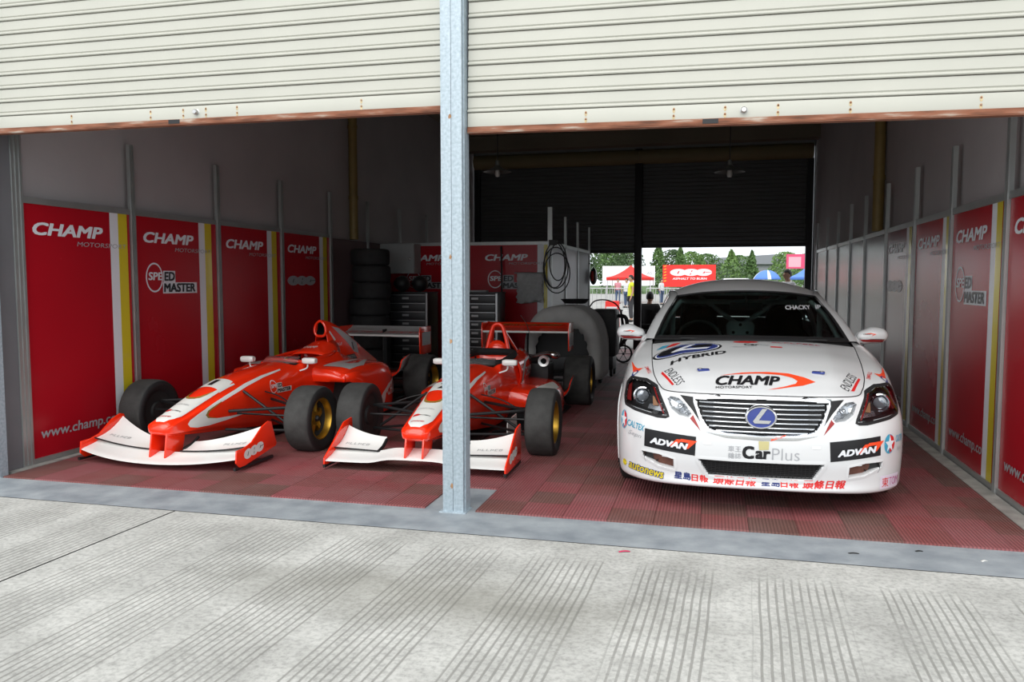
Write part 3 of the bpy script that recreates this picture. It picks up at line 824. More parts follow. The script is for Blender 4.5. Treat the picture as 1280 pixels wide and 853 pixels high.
def tub_sections():
    out = []
    for s, wl, wm, wt, zb, zm, zt, dp in TUB:
        k = min(1, (zt - zb) / .2)
        if dp > 0.1: top = [(wt * 0.98, zt - .012), (wt * 0.86, zt), (wt * 0.74, zt - .03), (wt * 0.68, zt - dp), (0, zt - dp)]
        else: top = [(wt * 0.98, zt - .045 * k), (wt * 0.80, zt - .014 * k), (wt * 0.52, zt + .002 * k - dp), (wt * 0.25, zt + .008 * k - dp), (0, zt + .010 * k - dp)]
        pts = [(0, zb), (wl * 0.8, zb), (wl, zb + .018 * k), ((wl + wm) / 2 + .01 * k, (zb + zm) / 2 - .012 * k), (wm, zm), (wm * 0.96 + wt * 0.04, (zm + zt) / 2)] + top
        out.append([Vector((x, s, z)) for x, z in pts])
    return out

def wing_section(chord, camber, th, n=8):
    """simple inverted aerofoil outline (s, z) leading edge at 0"""
    up = []; lo = []
    for i in range(n + 1):
        x = i / n; c = camber * (x * x)
        t = th * (math.sqrt(x) * 1.2 * (1 - x) + 0.06)
        up.append((x * chord, c + t)); lo.append((x * chord, c - t * 0.7))
    return up + lo[::-1]
def mirror_part(root, name, mat, side, fn, **k):
    mb = fn(side); return mb.build(name, mat, root, **k)

def formula_car(label, pose, variant):
    x, y, a = pose
    root = thing('racing_car', label, 'racing car', (x, y, 0), -a, 'red single-seater racing cars')
    # --- survival cell and nose
    secs = tub_sections(); dens = []
    full = [half_to_full(spl) for spl in [spline(sc, 4) for sc in secs]]
    cols = list(zip(*full)); cols = [spline(c, 7) for c in cols]
    rows = [list(r) for r in zip(*cols)]
    mb = MB().grid(rows, cv=True); mb.add(rows[0], [tuple(range(len(rows[0])))])
    tub = mb.build('monocoque', m_f_red, root, angle=55)
    BV = bvh_of([tub])
    top = caster(BV, lambda u, v: (u, v, 2.0), (0, 0, -1), 0.003)
    top2 = caster(BV, lambda u, v: (u, v, 2.0), (0, 0, -1), 0.0048)
    def side_map(sg, off=0.003): return caster(BV, lambda u, v: (sg * 2.0, u, v), (-sg, 0, 0), off)
    # white nose with a rounded red inlay
    def hw(s): return 0.082 + 0.045 * min(s, 1.25)
    L = [(-hw(s) * min(1, (s / 0.10) ** .5) if s < .1 else -hw(s), s) for s in (.66, .58, .5, .42, .34, .26, .15, .08, .045, .018)]
    Rr = [(-p[0], p[1]) for p in reversed(L)]
    def inlay(f, s0): return [(hw(s) * f * k, s0 + d) for k, s, d in ()]
    inner = [(hw(.66) * .92, .66), (.088, .55), (.080, .48), (.064, .41), (.036, .375), (0, .365)]
    inner = inner + [(-p[0], p[1]) for p in reversed(inner[:-1])]
    lay('nose_livery', poly2d([L + Rr + inner]), top, m_f_offwhite, tub, 0.03, 'white painted nose panel', (0, 0, 1))
    gl = [(.090, .55), (.080, .48), (.064, .41), (.036, .375), (0, .365)]; gl = gl + [(-p[0], p[1]) for p in reversed(gl[:-1])]
    gi = [(.086, .55), (.070, .485), (.055, .435), (.032, .402), (0, .392)]; gi = gi + [(-p[0], p[1]) for p in reversed(gi[:-1])]
    lay('gold_line', poly2d([gl + gi[::-1]]), top2, m_gold_line, tub, 0.03, 'gold pinstripe', (0, 0, 1))
    # small sponsor marks on the nose
    lay('lettering', marks2d(-.065, .265, .13, .018, 8, 3), top2, m_f_silver, tub, 0.03, None, (0, 0, 1))
    lay('sponsor_mark', poly2d([ell(-.045, .175, .028, .016)]), top2, m_red_print, tub, 0.03, None, (0, 0, 1))
    lay('lettering', marks2d(-.018, .167, .085, .013, 7, 4), top2, m_black_print, tub, 0.03, None, (0, 0, 1))
    lay('lettering', text2d('CHAMP', -.055, .075, .10, .016, 0.01, 0.2), top2, m_red_print, tub, 0.03, None, (0, 0, 1))
    # number plate
    lay('number_plate', poly2d([[(-.112, .60), (.112, .60), (.122, .80), (-.122, .80)]]), top, m_f_offwhite, tub, 0.03, 'white number plate', (0, 0, 1))
    lay('lettering', rot2d(text2d('1' if variant == 1 else '2', -.03, .635, .06 if variant == 2 else .045, .13, 0.02), R(0), 0, .70), top2, m_black_print, tub, 0.03, None, (0, 0, 1))
    # side livery: long white U with gold inlay
    for sg in (1, -1):
        o_ = [(1.45, .612), (1.15, .582), (.90, .540), (.65, .480), (.45, .425), (.30, .378), (.20, .340), (.175, .312), (.20, .285), (.28, .268), (.42, .262), (.62, .272), (.85, .29)]
        i_ = [(.85, .298), (.66, .300), (.50, .308), (.40, .325), (.372, .352), (.40, .382), (.50, .415), (.70, .468), (.92, .520), (1.17, .565), (1.45, .600)]
        lay('side_livery', poly2d([o_ + i_]), side_map(sg), m_f_offwhite, tub, 0.04, 'white painted side flash', (sg, 0, 0))
        g0 = [(.56, .431), (.48, .402), (.42, .378), (.398, .352), (.42, .330), (.50, .312)]
        g1 = [(.50, .308), (.40, .325), (.372, .352), (.40, .386), (.48, .413), (.56, .437)]
        lay('gold_line', poly2d([g0 + g1]), side_map(sg, 0.0032), m_gold_line, tub, 0.04, 'gold pinstripe', (sg, 0, 0))
        # speed master mark near the cockpit
        ring, plate, sp, bl = speed_logo(0, 0, 0.42)
        def place(g): return [((1.24 + sg * a_), b_ + .475) for a_, b_ in g[0]], g[1]
        lay('logo_ring', place(ring), side_map(sg, .003), m_f_offwhite, tub, 0.05, None, (sg, 0, 0))
        lay('lettering', place(sp), side_map(sg, .003), m_f_offwhite, tub, 0.05, None, (sg, 0, 0))
        lay('logo_plate', place(plate), side_map(sg, .003), m_f_offwhite, tub, 0.05, None, (sg, 0, 0))
        lay('lettering', place(bl), side_map(sg, .0042), m_black_print, tub, 0.05, None, (sg, 0, 0))
    # cockpit lining, wheel and headrest
    mb = MB()
    P = []
    for s, w_, z in ((1.80, .185, .60), (2.05, .205, .615), (2.30, .205, .63), (2.42, .19, .66)):
        P.append([(w_ * math.cos(q), s, z - 0.26 * math.sin(q)) for q in [math.pi * k / 10 for k in range(11)]])
    mb.grid(P); mb.build('seat', m_seat_cloth, root)
    # padded dark surround around the opening
    ring = spline([(.205, 1.80, .650), (.232, 2.05, .668), (.226, 2.32, .686), (.15, 2.46, .70), (-.15, 2.46, .70), (-.226, 2.32, .686), (-.232, 2.05, .668), (-.205, 1.80, .650), (0, 1.74, .660)], 4, True)
    MB().tube(ring, 0.016 if variant == 1 else 0.036, 8, closed=True).build('cockpit_surround', m_f_red if variant == 1 else m_seat_cloth, root)
    wh = [(0.12 * math.cos(q), 1.90 + 0.02 * math.sin(q), .60 + 0.075 * math.sin(q)) for q in [2 * math.pi * k / 20 for k in range(20)]]
    st = MB().tube(wh, 0.012, 8, closed=True); st.box((0, 1.90, .60), (.20, .02, .05)); st.build('steering_wheel', m_black_plastic, root)
    # windscreen lip
    wsg = [[(w_ * math.sin(q), s_ + (0.10 if k else 0) - .06 * (1 - math.cos(q)) * -1.6, .645 + (0.055 if k else 0)) for q in [R(-70) + R(140) * j / 12 for j in range(13)]] for k, (w_, s_) in enumerate(((.20, 1.63), (.185, 1.63)))]
    MB().grid(wsg).build('windscreen', m_clear, root, thick=0.003)
    # --- mirrors
    for sg in (1, -1):
        c = Vector((sg * .335, 1.683, .672))
        mb = MB(); P = []
        for k in range(9):
            f = k / 8; xx = c.x + sg * (-.068 + .136 * f); sc = (1 - abs(2 * f - 1) ** 8) ** .5 if 0 < k < 8 else 0.72
            P.append([(xx, c.y + .036 * sc * math.copysign(abs(math.cos(q)) ** .5, math.cos(q)), c.z + .030 * sc * math.copysign(abs(math.sin(q)) ** .5, math.sin(q))) for q in [2 * math.pi * j / 14 for j in range(14)]])
        mb.grid(P, cv=True); mb.add(P[0], [tuple(range(14))]); mb.add(P[-1], [tuple(range(14))])
        mr = mb.build('mirror', m_f_white, root)
        MB().tube(spline([(c.x - sg * .02, c.y, c.z - .02), (c.x - sg * .03, c.y, c.z - .07), (sg * .235, c.y - .01, .575)], 4), 0.007, 8).build('mirror_stalk', m_f_white, mr)
    # --- front wing
    st_n = 28; P = []
    for k in range(st_n + 1):
        t = -.695 + 1.39 * k / st_n; u = abs(t) / .7
        if variant == 1: le = -.135 + .10 * u * u; z = .060 + .052 * u ** 2.2; ch = .215
        else:
            b = 1 / (1 + math.exp((abs(t) - .27) / .035)); le = -.045; z = .078 + .036 * b; ch = .19
        P.append([(t, le + s_, z + z_) for s_, z_ in wing_section(ch, .050, .022)])
    mb = MB().grid(P, cv=True); n_ = len(P[0]); mb.add(P[0], [tuple(range(n_))]); mb.add(P[-1], [tuple(range(n_))])
    mb.build('front_wing', m_f_white, root, angle=60)
    for sg in (1, -1):
        P = []; inner_t = .13 if variant == 1 else .34
        for k in range(11):
            f = k / 10; t = inner_t + (.690 - inner_t) * f
            if variant == 1: s0, z0, ch, up = .085 + .03 * f, .118 + .055 * f * f, .16 + .14 * f ** 1.5, .045 + .085 * f ** 1.4
            else: s0, z0, ch, up = .125, .132 + .012 * f, .19 + .07 * f ** 2, .075 + .055 * f ** 2
            P.append([(sg * t, s0 + s_, z0 + z_) for s_, z_ in wing_section(ch, up, .012, 6)])
        mb = MB().grid(P, cv=True); n_ = len(P[0]); mb.add(P[0], [tuple(range(n_))]); mb.add(P[-1], [tuple(range(n_))])
        fl_ = mb.build('wing_flap', m_f_white, root, angle=60)
        MB().tube([Vector((p[0][0], p[0][1] - .012, p[0][2] + .004)) for p in P], .006, 6).build('slot_gap_shade', m_carbon, fl_)  # black strip stands in for the shade in the slot gap
        bv = bvh_of([fl_])
        w0 = .42 if sg > 0 else -.64
        lay('lettering', marks2d(w0, .20, .20, .028, 6, 5), caster(bv, lambda u, v: (u, v, 1), (0, 0, -1), .0015), m_f_silver, fl_, 0.04, None, (0, 0, 1))
        mb = MB(); mb.tube([(sg * (inner_t - .004), .12, .132), (sg * (inner_t - .004), .22, .150), (sg * (inner_t - .004), .30, .19)], 0.012, 6); mb.build('flap_end', m_carbon, fl_)
        # endplate with raised foot
        if variant == 1: out = [(-.045, .085), (-.035, .175), (.06, .180), (.16, .205), (.30, .300), (.385, .330), (.43, .320), (.50, .135), (.485, .115), (.06, .045), (.0, .045)]
        else: out = [(-.06, .055), (-.055, .10), (.10, .19), (.30, .315), (.44, .330), (.455, .315), (.46, .06), (.44, .05), (.0, .04)]
        ep = MB().prism(out, 'yz', sg * .692, sg * .704).build('endplate', m_f_red, root, bevel=0.003)
        bv = bvh_of([ep])
        if sg > 0:
            pl, tx = orc_logo(.185, .140, .26, .075); pl = rot2d(pl, R(8), .185, .14); tx = rot2d(tx, R(8), .185, .14)
        else:
            pl, tx = orc_logo(-.185, .140, .26, .075)
        def ep_map(off): return lambda u, v: Vector((sg * (.704 + off), u if sg > 0 else -u, v))
        lay('logo_plate', pl, ep_map(.001), m_f_offwhite, ep, 0, None, (sg, 0, 0)); lay('lettering', tx, ep_map(.002), m_black_print, ep, 0, None, (sg, 0, 0))['kind'] = 'stuff'
        MB().prism([(-.06, .03), (-.06, .055), (.0, .045), (.44, .05), (.44, .028)], 'yz', sg * .688, sg * .706).build('skid_block', m_carbon, ep)
        # pylons
        zb = .078 if variant == 1 else .125
        MB().prism([(-.03, zb), (.004, .29), (.06, .29), (.22, .27), (.17, zb + .01)], 'yz', sg * .068 - .007, sg * .068 + .007).build('wing_pylon', m_f_red, root, bevel=0.003)
    # --- suspension, front and rear
    def arm(name, pts, r=0.011): MB().tube(pts, r, 8).build(name, m_carbon, root)
    for sg in (1, -1):
        A = .875
        arm('wishbone', [(sg * .17, .64, .345), (sg * .68, A, .365), (sg * .20, 1.22, .37)], .013)
        arm('wishbone', [(sg * .12, .66, .185), (sg * .68, A, .165), (sg * .15, 1.30, .165)])
        arm('push_rod', [(sg * .62, A, .19), (sg * .185, .83, .49)], .012)
        arm('track_rod', [(sg * .68, .80, .30), (sg * .16, .76, .31)], .009)
        arm('brake_hose', spline([(sg * .20, 1.12, .45), (sg * .40, 1.05, .42), (sg * .62, .95, .34)], 4), .006)
        arm('wishbone', [(sg * .16, 3.30, .36), (sg * .62, 3.60, .40), (sg * .16, 3.75, .37)], .013)
        arm('wishbone', [(sg * .16, 3.22, .14), (sg * .62, 3.60, .17), (sg * .16, 3.80, .15)], .013)
        arm('drive_shaft', [(sg * .14, 3.58, .28), (sg * .70, 3.60, .285)], .018)
        racing_wheel(root, A, sg * .805, sg, .276, .235, .172)
        racing_wheel(root, 3.60, sg * .72, sg, .288, .31, .172)
    # --- floor
    MB().prism([(-.16, .72), (.16, .72), (.20, 1.6), (.62, 2.0), (.68, 3.25), (.36, 3.45), (.36, 4.0), (-.36, 4.0), (-.36, 3.45), (-.68, 3.25), (-.62, 2.0), (-.20, 1.6)], 'xy', .028, .045).build('floor_plate', m_carbon, root)
    # --- sidepods with an inlet, deflector and winglet before the rear wheel
    for sg in (1, -1):
        if variant == 1: ST = [(1.86, .62, .455, .560), (1.94, .675, .440, .585), (2.06, .695, .36, .595), (2.22, .705, .09, .597), (2.65, .69, .055, .585), (2.92, .64, .055, .550), (3.16, .52, .06, .485), (3.42, .40, .07, .42), (3.58, .34, .09, .38)]
        else: ST = [(1.92, .58, .225, .350), (1.98, .64, .215, .372), (2.08, .675, .17, .385), (2.20, .69, .08, .395), (2.35, .70, .06, .395), (2.65, .69, .055, .40), (2.95, .62, .055, .38), (3.20, .50, .06, .34), (3.42, .40, .07, .31), (3.58, .34, .09, .29)]
        P = []
        for s, W, zb, zt in ST:
            hgt = zt - zb
            sec = [(W - .03, zb), (W - .016, zb + .003), (W - .008, zb + .03 * min(1, hgt * 4)), (W, zb + hgt * .35), (W - .012, zb + hgt * .70), (W - .06, zt - .035), (W - .16, zt - .003), (.34, zt + .012), (.20, zt + .02)]
            P.append(spline([Vector((sg * x_, s, z_)) for x_, z_ in sec], 3))
        P = [list(r) for r in zip(*[spline(c, 3) for c in zip(*P)])]
        mb = MB().grid(P)
        pod = mb.build('sidepod', m_f_red, root, angle=55, thick=0.006)
        bv = bvh_of([pod])
        # dark inlet mouth, set back
        s0 = ST[0]; zt = s0[3]; zb = s0[2]
        MB().prism([(sg * .21, .06), (sg * (s0[1] + .02), .08), (sg * (s0[1] - .02), zt - .03), (sg * .22, zt)], 'xz', 2.20, 2.22).build('radiator', m_carbon, pod)
        lip = P[0]; zl = s0[2] - .004
        LE = [[Vector((p.x, p.y - .022 * math.sin(math.pi * f) - .0, p.z + (zl - p.z) * f)) for p in lip] for f in (0, .25, .5, .75, 1)] + [[Vector((p.x, p.y + .05, zl)) for p in lip]]
        MB().grid(LE).build('leading_edge', m_f_red, pod, angle=60)
        smap = caster(bv, lambda u, v: (sg * 2, u, v), (-sg, 0, 0), .003); tmap = caster(bv, lambda u, v: (u, v, 2), (0, 0, -1), .003)
        sw = [(2.40, .16), (2.52, .26), (2.70, .34), (2.98, .40), (2.98, .375), (2.76, .315), (2.62, .25), (2.56, .12)]
        if variant == 1:
            def mp_(g): return [((a_ if sg > 0 else a_), b_) for a_, b_ in g[0]], g[1]
            lay('side_livery', poly2d([sw]), smap, m_f_offwhite, pod, 0.05, 'white crescent flash', (sg, 0, 0))
            t_ = text2d('CHAMP', 2.66, .22, .42, .12, 0.02, 0.2)
            if sg < 0: t_ = ([(5.74 - a_, b_) for a_, b_ in t_[0]], t_[1])
            lay('lettering', t_, smap, m_f_offwhite, pod, 0.05, None, (sg, 0, 0))
            fl_ = [(.34, 1.93), (.60, 1.98), (.62, 2.25), (.42, 2.75), (.40, 2.72), (.52, 2.33), (.49, 2.20), (.44, 2.18), (.36, 2.75), (.33, 2.75)]
            lay('top_livery', poly2d([[(sg * a_, b_) for a_, b_ in fl_]]), tmap, m_f_silver, pod, 0.05, 'silver flash on top', (0, 0, 1))
        else:
            lay('top_livery', poly2d([[(sg * .50, 2.05), (sg * .66, 2.15), (sg * .66, 2.5), (sg * .58, 2.6)]]), tmap, m_f_offwhite, pod, 0.05, 'white flash on top', (0, 0, 1))
        # upswept winglet ahead of the rear tyre
        pr = [(2.95, .10), (3.08, .20), (3.16, .32), (3.21, .46), (3.235, .56 if variant == 1 else .46)]
        if variant == 2: pr = [(2.95, .10), (3.08, .16), (3.18, .24), (3.22, .34), (3.24, .43)]
        dz_ = .22 if variant == 1 else 0.0
        pp = spline([Vector((a_, 0, b_ + dz_)) for a_, b_ in ((.40, .17), (.52, .175), (.62, .20), (.68, .27), (.71, .37))], 4)
        P = [[(sg * p.x, s_, p.z + k_) for p in pp] for s_, k_ in ((3.00, -.03), (3.12, 0), (3.24, .02))]
        wl_ = MB().grid(P).build('rear_winglet', m_f_red, root, thick=0.008)
        bv2 = bvh_of([wl_])
        MB().grid([[(sg * (p.x + .007), s_, p.z + k_) for p in pp[6:]] for s_, k_ in ((3.01, -.03), (3.12, 0), (3.23, .02))]).build('winglet_backing', m_grey_winglet, wl_, thick=0.002)
        # white bargeboard behind the front wheel
        if variant == 2:
            MB().prism([(1.18, .06), (1.20, .21), (1.55, .22), (1.58, .06)], 'yz', sg * .42, sg * .428).build('bargeboard', m_f_offwhite, root)
    # --- rear structure
    MB().box((0, 3.55, .25), (.30, .60, .26)).build('gearbox', m_carbon, root, bevel=0.03)
    MB().prism([(-.42, 4.10), (.42, 4.10), (.46, 4.30), (-.46, 4.30)], 'xy', .10, .12).box((0, 4.0, .14), (.03, .5, .14)).build('diffuser', m_carbon, root)
    # rear wing
    dw = -.037 if variant == 1 else .018
    zt = .860 + dw
    P = [[(t, 3.98 + s_, zt - .055 + z_) for s_, z_ in wing_section(.24, .055, .022)] for t in (-.53, -.25, 0, .25, .53)]
    mb = MB().grid(P, cv=True); n_ = len(P[0]); mb.add(P[0], [tuple(range(n_))]); mb.add(P[-1], [tuple(range(n_))])
    rw = mb.build('rear_wing', m_f_silver if variant == 1 else m_f_red, root, angle=60)
    MB().rbox(-.53, .53, 3.966, 3.984, zt - .074, zt - .052).build('wing_edge', m_f_offwhite, rw)
    P = [[(t, 4.17 + s_, zt - .008 + z_) for s_, z_ in wing_section(.13, .045, .010)] for t in (-.53, 0, .53)]
    fp = MB().grid(P, cv=True).build('wing_flap', m_f_silver if variant == 1 else m_f_red, rw, angle=60)
    bv = bvh_of([rw] if variant == 1 else [fp]); fmap = caster(bv, lambda u, v: (u, v, 2), (0, 0, -1), .002)
    if variant == 1:
        lay('lettering', marks2d(-.48, 4.05, .46, .09, 14, 6), fmap, m_red_print, rw, 0.08, None, (0, 0, 1))
        lay('lettering', marks2d(.02, 4.05, .46, .09, 12, 7), fmap, m_red_print, rw, 0.08, None, (0, 0, 1))
    else:
        lay('lettering', marks2d(-.42, 4.20, .84, .06, 20, 8), fmap, m_gold_line, rw, 0.08, None, (0, 0, 1))
    for sg in (1, -1):
        ep = MB().prism([(3.96, .57 + dw), (3.94, .84 + dw), (3.97, .905 + dw), (4.32, .905 + dw), (4.33, .57 + dw)], 'yz', sg * .530, sg * .542).build('endplate', m_f_red, rw, bevel=0.003)
        MB().prism([(4.02, .64), (4.02, .80), (4.30, .80), (4.30, .64)], 'yz', sg * .5425, sg * .544).build('grey_panel', m_f_silver, rw)
    MB().box((0, 4.12, .60), (.012, .10, .46)).build('wing_support', m_carbon, rw)
    if variant == 1:
        # airbox and engine cover in one sweep
        EC = [(2.52, .085, .60, 1.005), (2.58, .105, .58, 1.010), (2.70, .125, .54, .985), (2.88, .150, .50, .920), (3.08, .160, .46, .815), (3.32, .145, .42, .695), (3.55, .115, .38, .595), (3.80, .075, .34, .49)]
        P = []
        for s, w_, zb, zt_ in EC:
            hh = zt_ - zb
            sec = [(w_ * 2.3, zb - .06), (w_ * 1.45, zb + hh * .12), (w_ * .95, zb + hh * .38), (w_ * .72, zb + hh * .66), (w_ * .58, zb + hh * .88), (w_ * .32, zb + hh * .98), (0, zb + hh)]
            h_ = spline([Vector((a_, s, b_)) for a_, b_ in sec], 3)
            P.append(h_ + [Vector((-p.x, p.y, p.z)) for p in reversed(h_[:-1])])
        P = [list(r) for r in zip(*[spline(c, 4) for c in zip(*P)])]
        ec = MB().grid(P).build('engine_cover', m_f_red, root, angle=60, thick=0.004)
        # intake: lip and dark mouth
        def oval(k, s): return [(.066 * k * math.cos(q), s + .06, .928 + .080 * k * math.sin(q) - .018 * k * abs(math.cos(q))) for q in [2 * math.pi * j / 24 for j in range(24)]]
        MB().tube([Vector(p) for p in oval(1.0, 2.44)], 0.014, 8, closed=True).build('intake_lip', m_f_red, ec)
        mb = MB().grid([oval(.99, 2.44), oval(1.12, 2.50)], cv=True); mb.build('intake_collar', m_f_red, ec)
        mb = MB().grid([oval(.95, 2.445), oval(.7, 2.60)], cv=True); mb.add(oval(.7, 2.60), [tuple(range(24))]); mb.build('intake_duct', m_carbon, ec)
        # head rest hump before the intake
        P = []
        for s, w_, z_ in ((2.22, .18, .69), (2.28, .20, .715), (2.38, .205, .750), (2.50, .20, .790), (2.60, .18, .82)):
            P.append([(w_ * math.cos(q), s, .66 + (z_ - .66) * math.sin(q) ** .8) for q in [math.pi * j / 16 for j in range(17)]])
        hr = MB().grid(P).build('head_surround', m_f_red, root, thick=0.006)
        bve = bvh_of([ec])
        for sg in (1, -1):
            em = caster(bve, lambda u, v: (sg * 2, u, v), (-sg, 0, 0), .003)
            lay('spine_livery', poly2d([[(2.62, .945), (2.75, .92), (2.95, .83), (3.14, .73), (3.12, .62), (3.0, .64), (2.88, .76)]]), em, m_f_silver, ec, 0.04, 'silver spine flash', (sg, 0, 0))
            t_ = text2d('1', 2.985, .665, .03, .085, 0.02); lay('lettering', t_, caster(bve, lambda u, v: (sg * 2, u, v), (-sg, 0, 0), .0045), m_black_print, ec, 0.04, None, (sg, 0, 0))
            lay('sponsor_mark', poly2d([[(2.55, .90), (2.575, .90), (2.66, .80), (2.63, .79)]]), em, m_f_offwhite, ec, 0.03, None, (sg, 0, 0))
            lay('lettering', marks2d(2.64, .735, .13, .03, 5, 9), em, m_f_offwhite, ec, 0.04, None, (sg, 0, 0))
            lay('sticker', poly2d([[(2.66, .575), (2.98, .575), (2.98, .625), (2.66, .625)]]), em, m_black_print, ec, 0.05, None, (sg, 0, 0))
            lay('lettering', marks2d(2.68, .585, .28, .028, 9, 10), caster(bve, lambda u, v: (sg * 2, u, v), (-sg, 0, 0), .0045), m_f_silver, ec, 0.05, None, (sg, 0, 0))
            lay('lettering', text2d('CHAMP', -.12, .715, .16, .03, 0.02, .2) if sg > 0 else text2d('O', 0, .78, .01, .01), caster(bvh_of([hr]), lambda u, v: (u, 1.2, v + .3), (0, 1, -.25), .003), m_f_offwhite, hr, 0.04, None, (0, -1, 0))
    else:
        # open roll hoop, red headrest, bare engine
        hoop = [(.135, 2.56, .60), (.105, 2.575, .76), (.060, 2.585, .93), (.030, 2.585, .972), (0, 2.585, .982), (-.030, 2.585, .972), (-.060, 2.585, .93), (-.105, 2.575, .76), (-.135, 2.56, .60)]
        MB().tube(spline(hoop, 3), 0.021, 10).build('roll_hoop', m_f_red, root)
        for sg in (1, -1): MB().tube([(sg * .045, 2.59, .945), (sg * .17, 2.95, .60)], 0.014, 8).build('hoop_stay', m_f_red, root)
        MB().ball((0, 2.56, .715), (.105, .06, .10), 16, 10).build('headrest', m_f_red, root)
        # side cheek panels with lettering
        for sg in (1, -1):
            P = [[(sg * x_, s, z_) for x_, z_ in ((.30, .36), (.335, .46), (.325, .57), (.27, .655), (.20, .69))] for s in (2.15, 2.45, 2.72)]
            P = [P[0], P[1], [(x_ * .95, s + .06, z_ + .035) for x_, s, z_ in P[2]]]
            P = [list(r) for r in zip(*[spline(c, 3) for c in zip(*[spline(r_, 3) for r_ in P])])]
            ch = MB().grid(P).build('cockpit_side', m_f_red, root, thick=0.006)
            bv = bvh_of([ch]); cm = caster(bv, lambda u, v: (sg * 2, u, v), (-sg, 0, 0), .003)
            ring = [(2.22, .46), (2.30, .56), (2.50, .62), (2.74, .64), (2.74, .625), (2.52, .60), (2.35, .54), (2.28, .46), (2.33, .40), (2.42, .37), (2.36, .37), (2.27, .40)]
            lay('side_livery', poly2d([ring]), cm, m_f_silver, ch, 0.04, 'silver crescent flash', (sg, 0, 0))
            t_ = text2d('CHAMP', 2.38, .47, .34, .085, 0.01, 0.2)
            if sg < 0: t_ = ([(5.1 - a_, b_) for a_, b_ in t_[0]], t_[1])
            lay('lettering', t_, cm, m_f_silver, ch, 0.04, None, (sg, 0, 0))
        mb = MB().box((0, 2.98, .36), (.46, .58, .40)).box((0, 2.95, .60), (.30, .46, .10))
        for k in range(4): mb.tube([(.10, 2.78 + k * .12, .62), (.25, 2.78 + k * .12, .60), (.30, 2.78 + k * .12, .48)], .022, 8)
        for k in range(4): mb.tube([(-.10, 2.78 + k * .12, .62), (-.24, 2.78 + k * .12, .64)], .026, 10)
        mb.build('engine', m_carbon, root, bevel=0.012)
        MB().lathe([(.032, 0), (.058, -.004), (.062, .03), (.058, .07), (.03, .09)], 'y', (.46, 2.72, .588), 20).build('intake_trumpet', m_steel, root)
        MB().tube([(.28, 2.92, .56), (.40, 2.88, .59), (.46, 2.80, .588)], .04, 10).build('intake_pipe', m_carbon, root)
        MB().tube(spline([(.26, 3.05, .58), (.44, 2.98, .63), (.53, 2.93, .635), (.56, 3.0, .62)], 4), .038, 12).build('exhaust_pipe', m_chrome, root)
        for sg in (1, -1): MB().box((sg * .38, 3.02, .44), (.22, .34, .22)).build('engine_ancillary', m_carbon, root, bevel=0.02)
        MB().tube(spline([(.06, 3.96, .80), (.03, 3.90, .92), (-.03, 3.86, 1.02)], 3), .004, 6).build('aerial', m_steel, root)
    return root
formula_car('red and white single-seater with tall airbox and engine cover, parked beside the left panels', (-4.085, 5.196, 0.024), 1)
formula_car('red single-seater without engine cover, bare roll hoop, half behind the steel post', (-2.114, 5.468, -0.024), 2)
# ================================================================== WHITE SALOON RACE CAR
def glass_mat(name, tint, gl=0.02, ior=1.5):
    m = bpy.data.materials.new(name); m.use_nodes = True; nt = m.node_tree; N = nt.nodes; L = nt.links; N.clear()
    out = N.new('ShaderNodeOutputMaterial'); mx = N.new('ShaderNodeMixShader'); tr = N.new('ShaderNodeBsdfTransparent'); gs = N.new('ShaderNodeBsdfGlossy'); fr = N.new('ShaderNodeFresnel')
    fr.inputs['IOR'].default_value = ior; tr.inputs['Color'].default_value = (*tint, 1); gs.inputs['Roughness'].default_value = gl
    L.new(fr.outputs[0], mx.inputs[0]); L.new(tr.outputs[0], mx.inputs[1]); L.new(gs.outputs[0], mx.inputs[2]); L.new(mx.outputs[0], out.inputs[0])
    return m
m_body = M('white_paint', (0.66, 0.67, 0.68), 0.20, coat=0.7, var=0.01, scale=2)
m_ws = glass_mat('windscreen_glass', (0.62, 0.80, 0.78))
m_side_glass = glass_mat('tinted_glass', (0.10, 0.12, 0.12))
m_lens = glass_mat('lamp_lens', (0.93, 0.94, 0.95), 0.01)
m_roof_paint = M('roof_paint', (0.74, 0.74, 0.75), 0.3, coat=0.4)
m_dark_in = M('dark_interior', (0.02, 0.021, 0.022), 0.8)
m_cage = M('cage_paint', (0.84, 0.88, 0.88), 0.4)
m_amber = M('amber_lens', (0.42, 0.22, 0.12), 0.25)
m_red_lens = M('red_reflector', (0.28, 0.02, 0.02), 0.25)
m_reflector = M('lamp_reflector', (0.62, 0.64, 0.67), 0.22, 0.9)
m_proj = M('projector_glass', (0.35, 0.38, 0.42), 0.04, 0.3, coat=1.0)
m_navy = M('emblem_blue', (0.035, 0.055, 0.24), 0.25, coat=0.5)
m_grille_black = M('grille_black', (0.012, 0.012, 0.013), 0.6)
m_tape = M('yellow_tape', (0.50, 0.45, 0.22), 0.7)
m_maroon = M('maroon_print', (0.30, 0.03, 0.06), 0.4)
m_duct = M('copper_duct', (0.12, 0.045, 0.03), 0.5, var=0.3, scale=20)

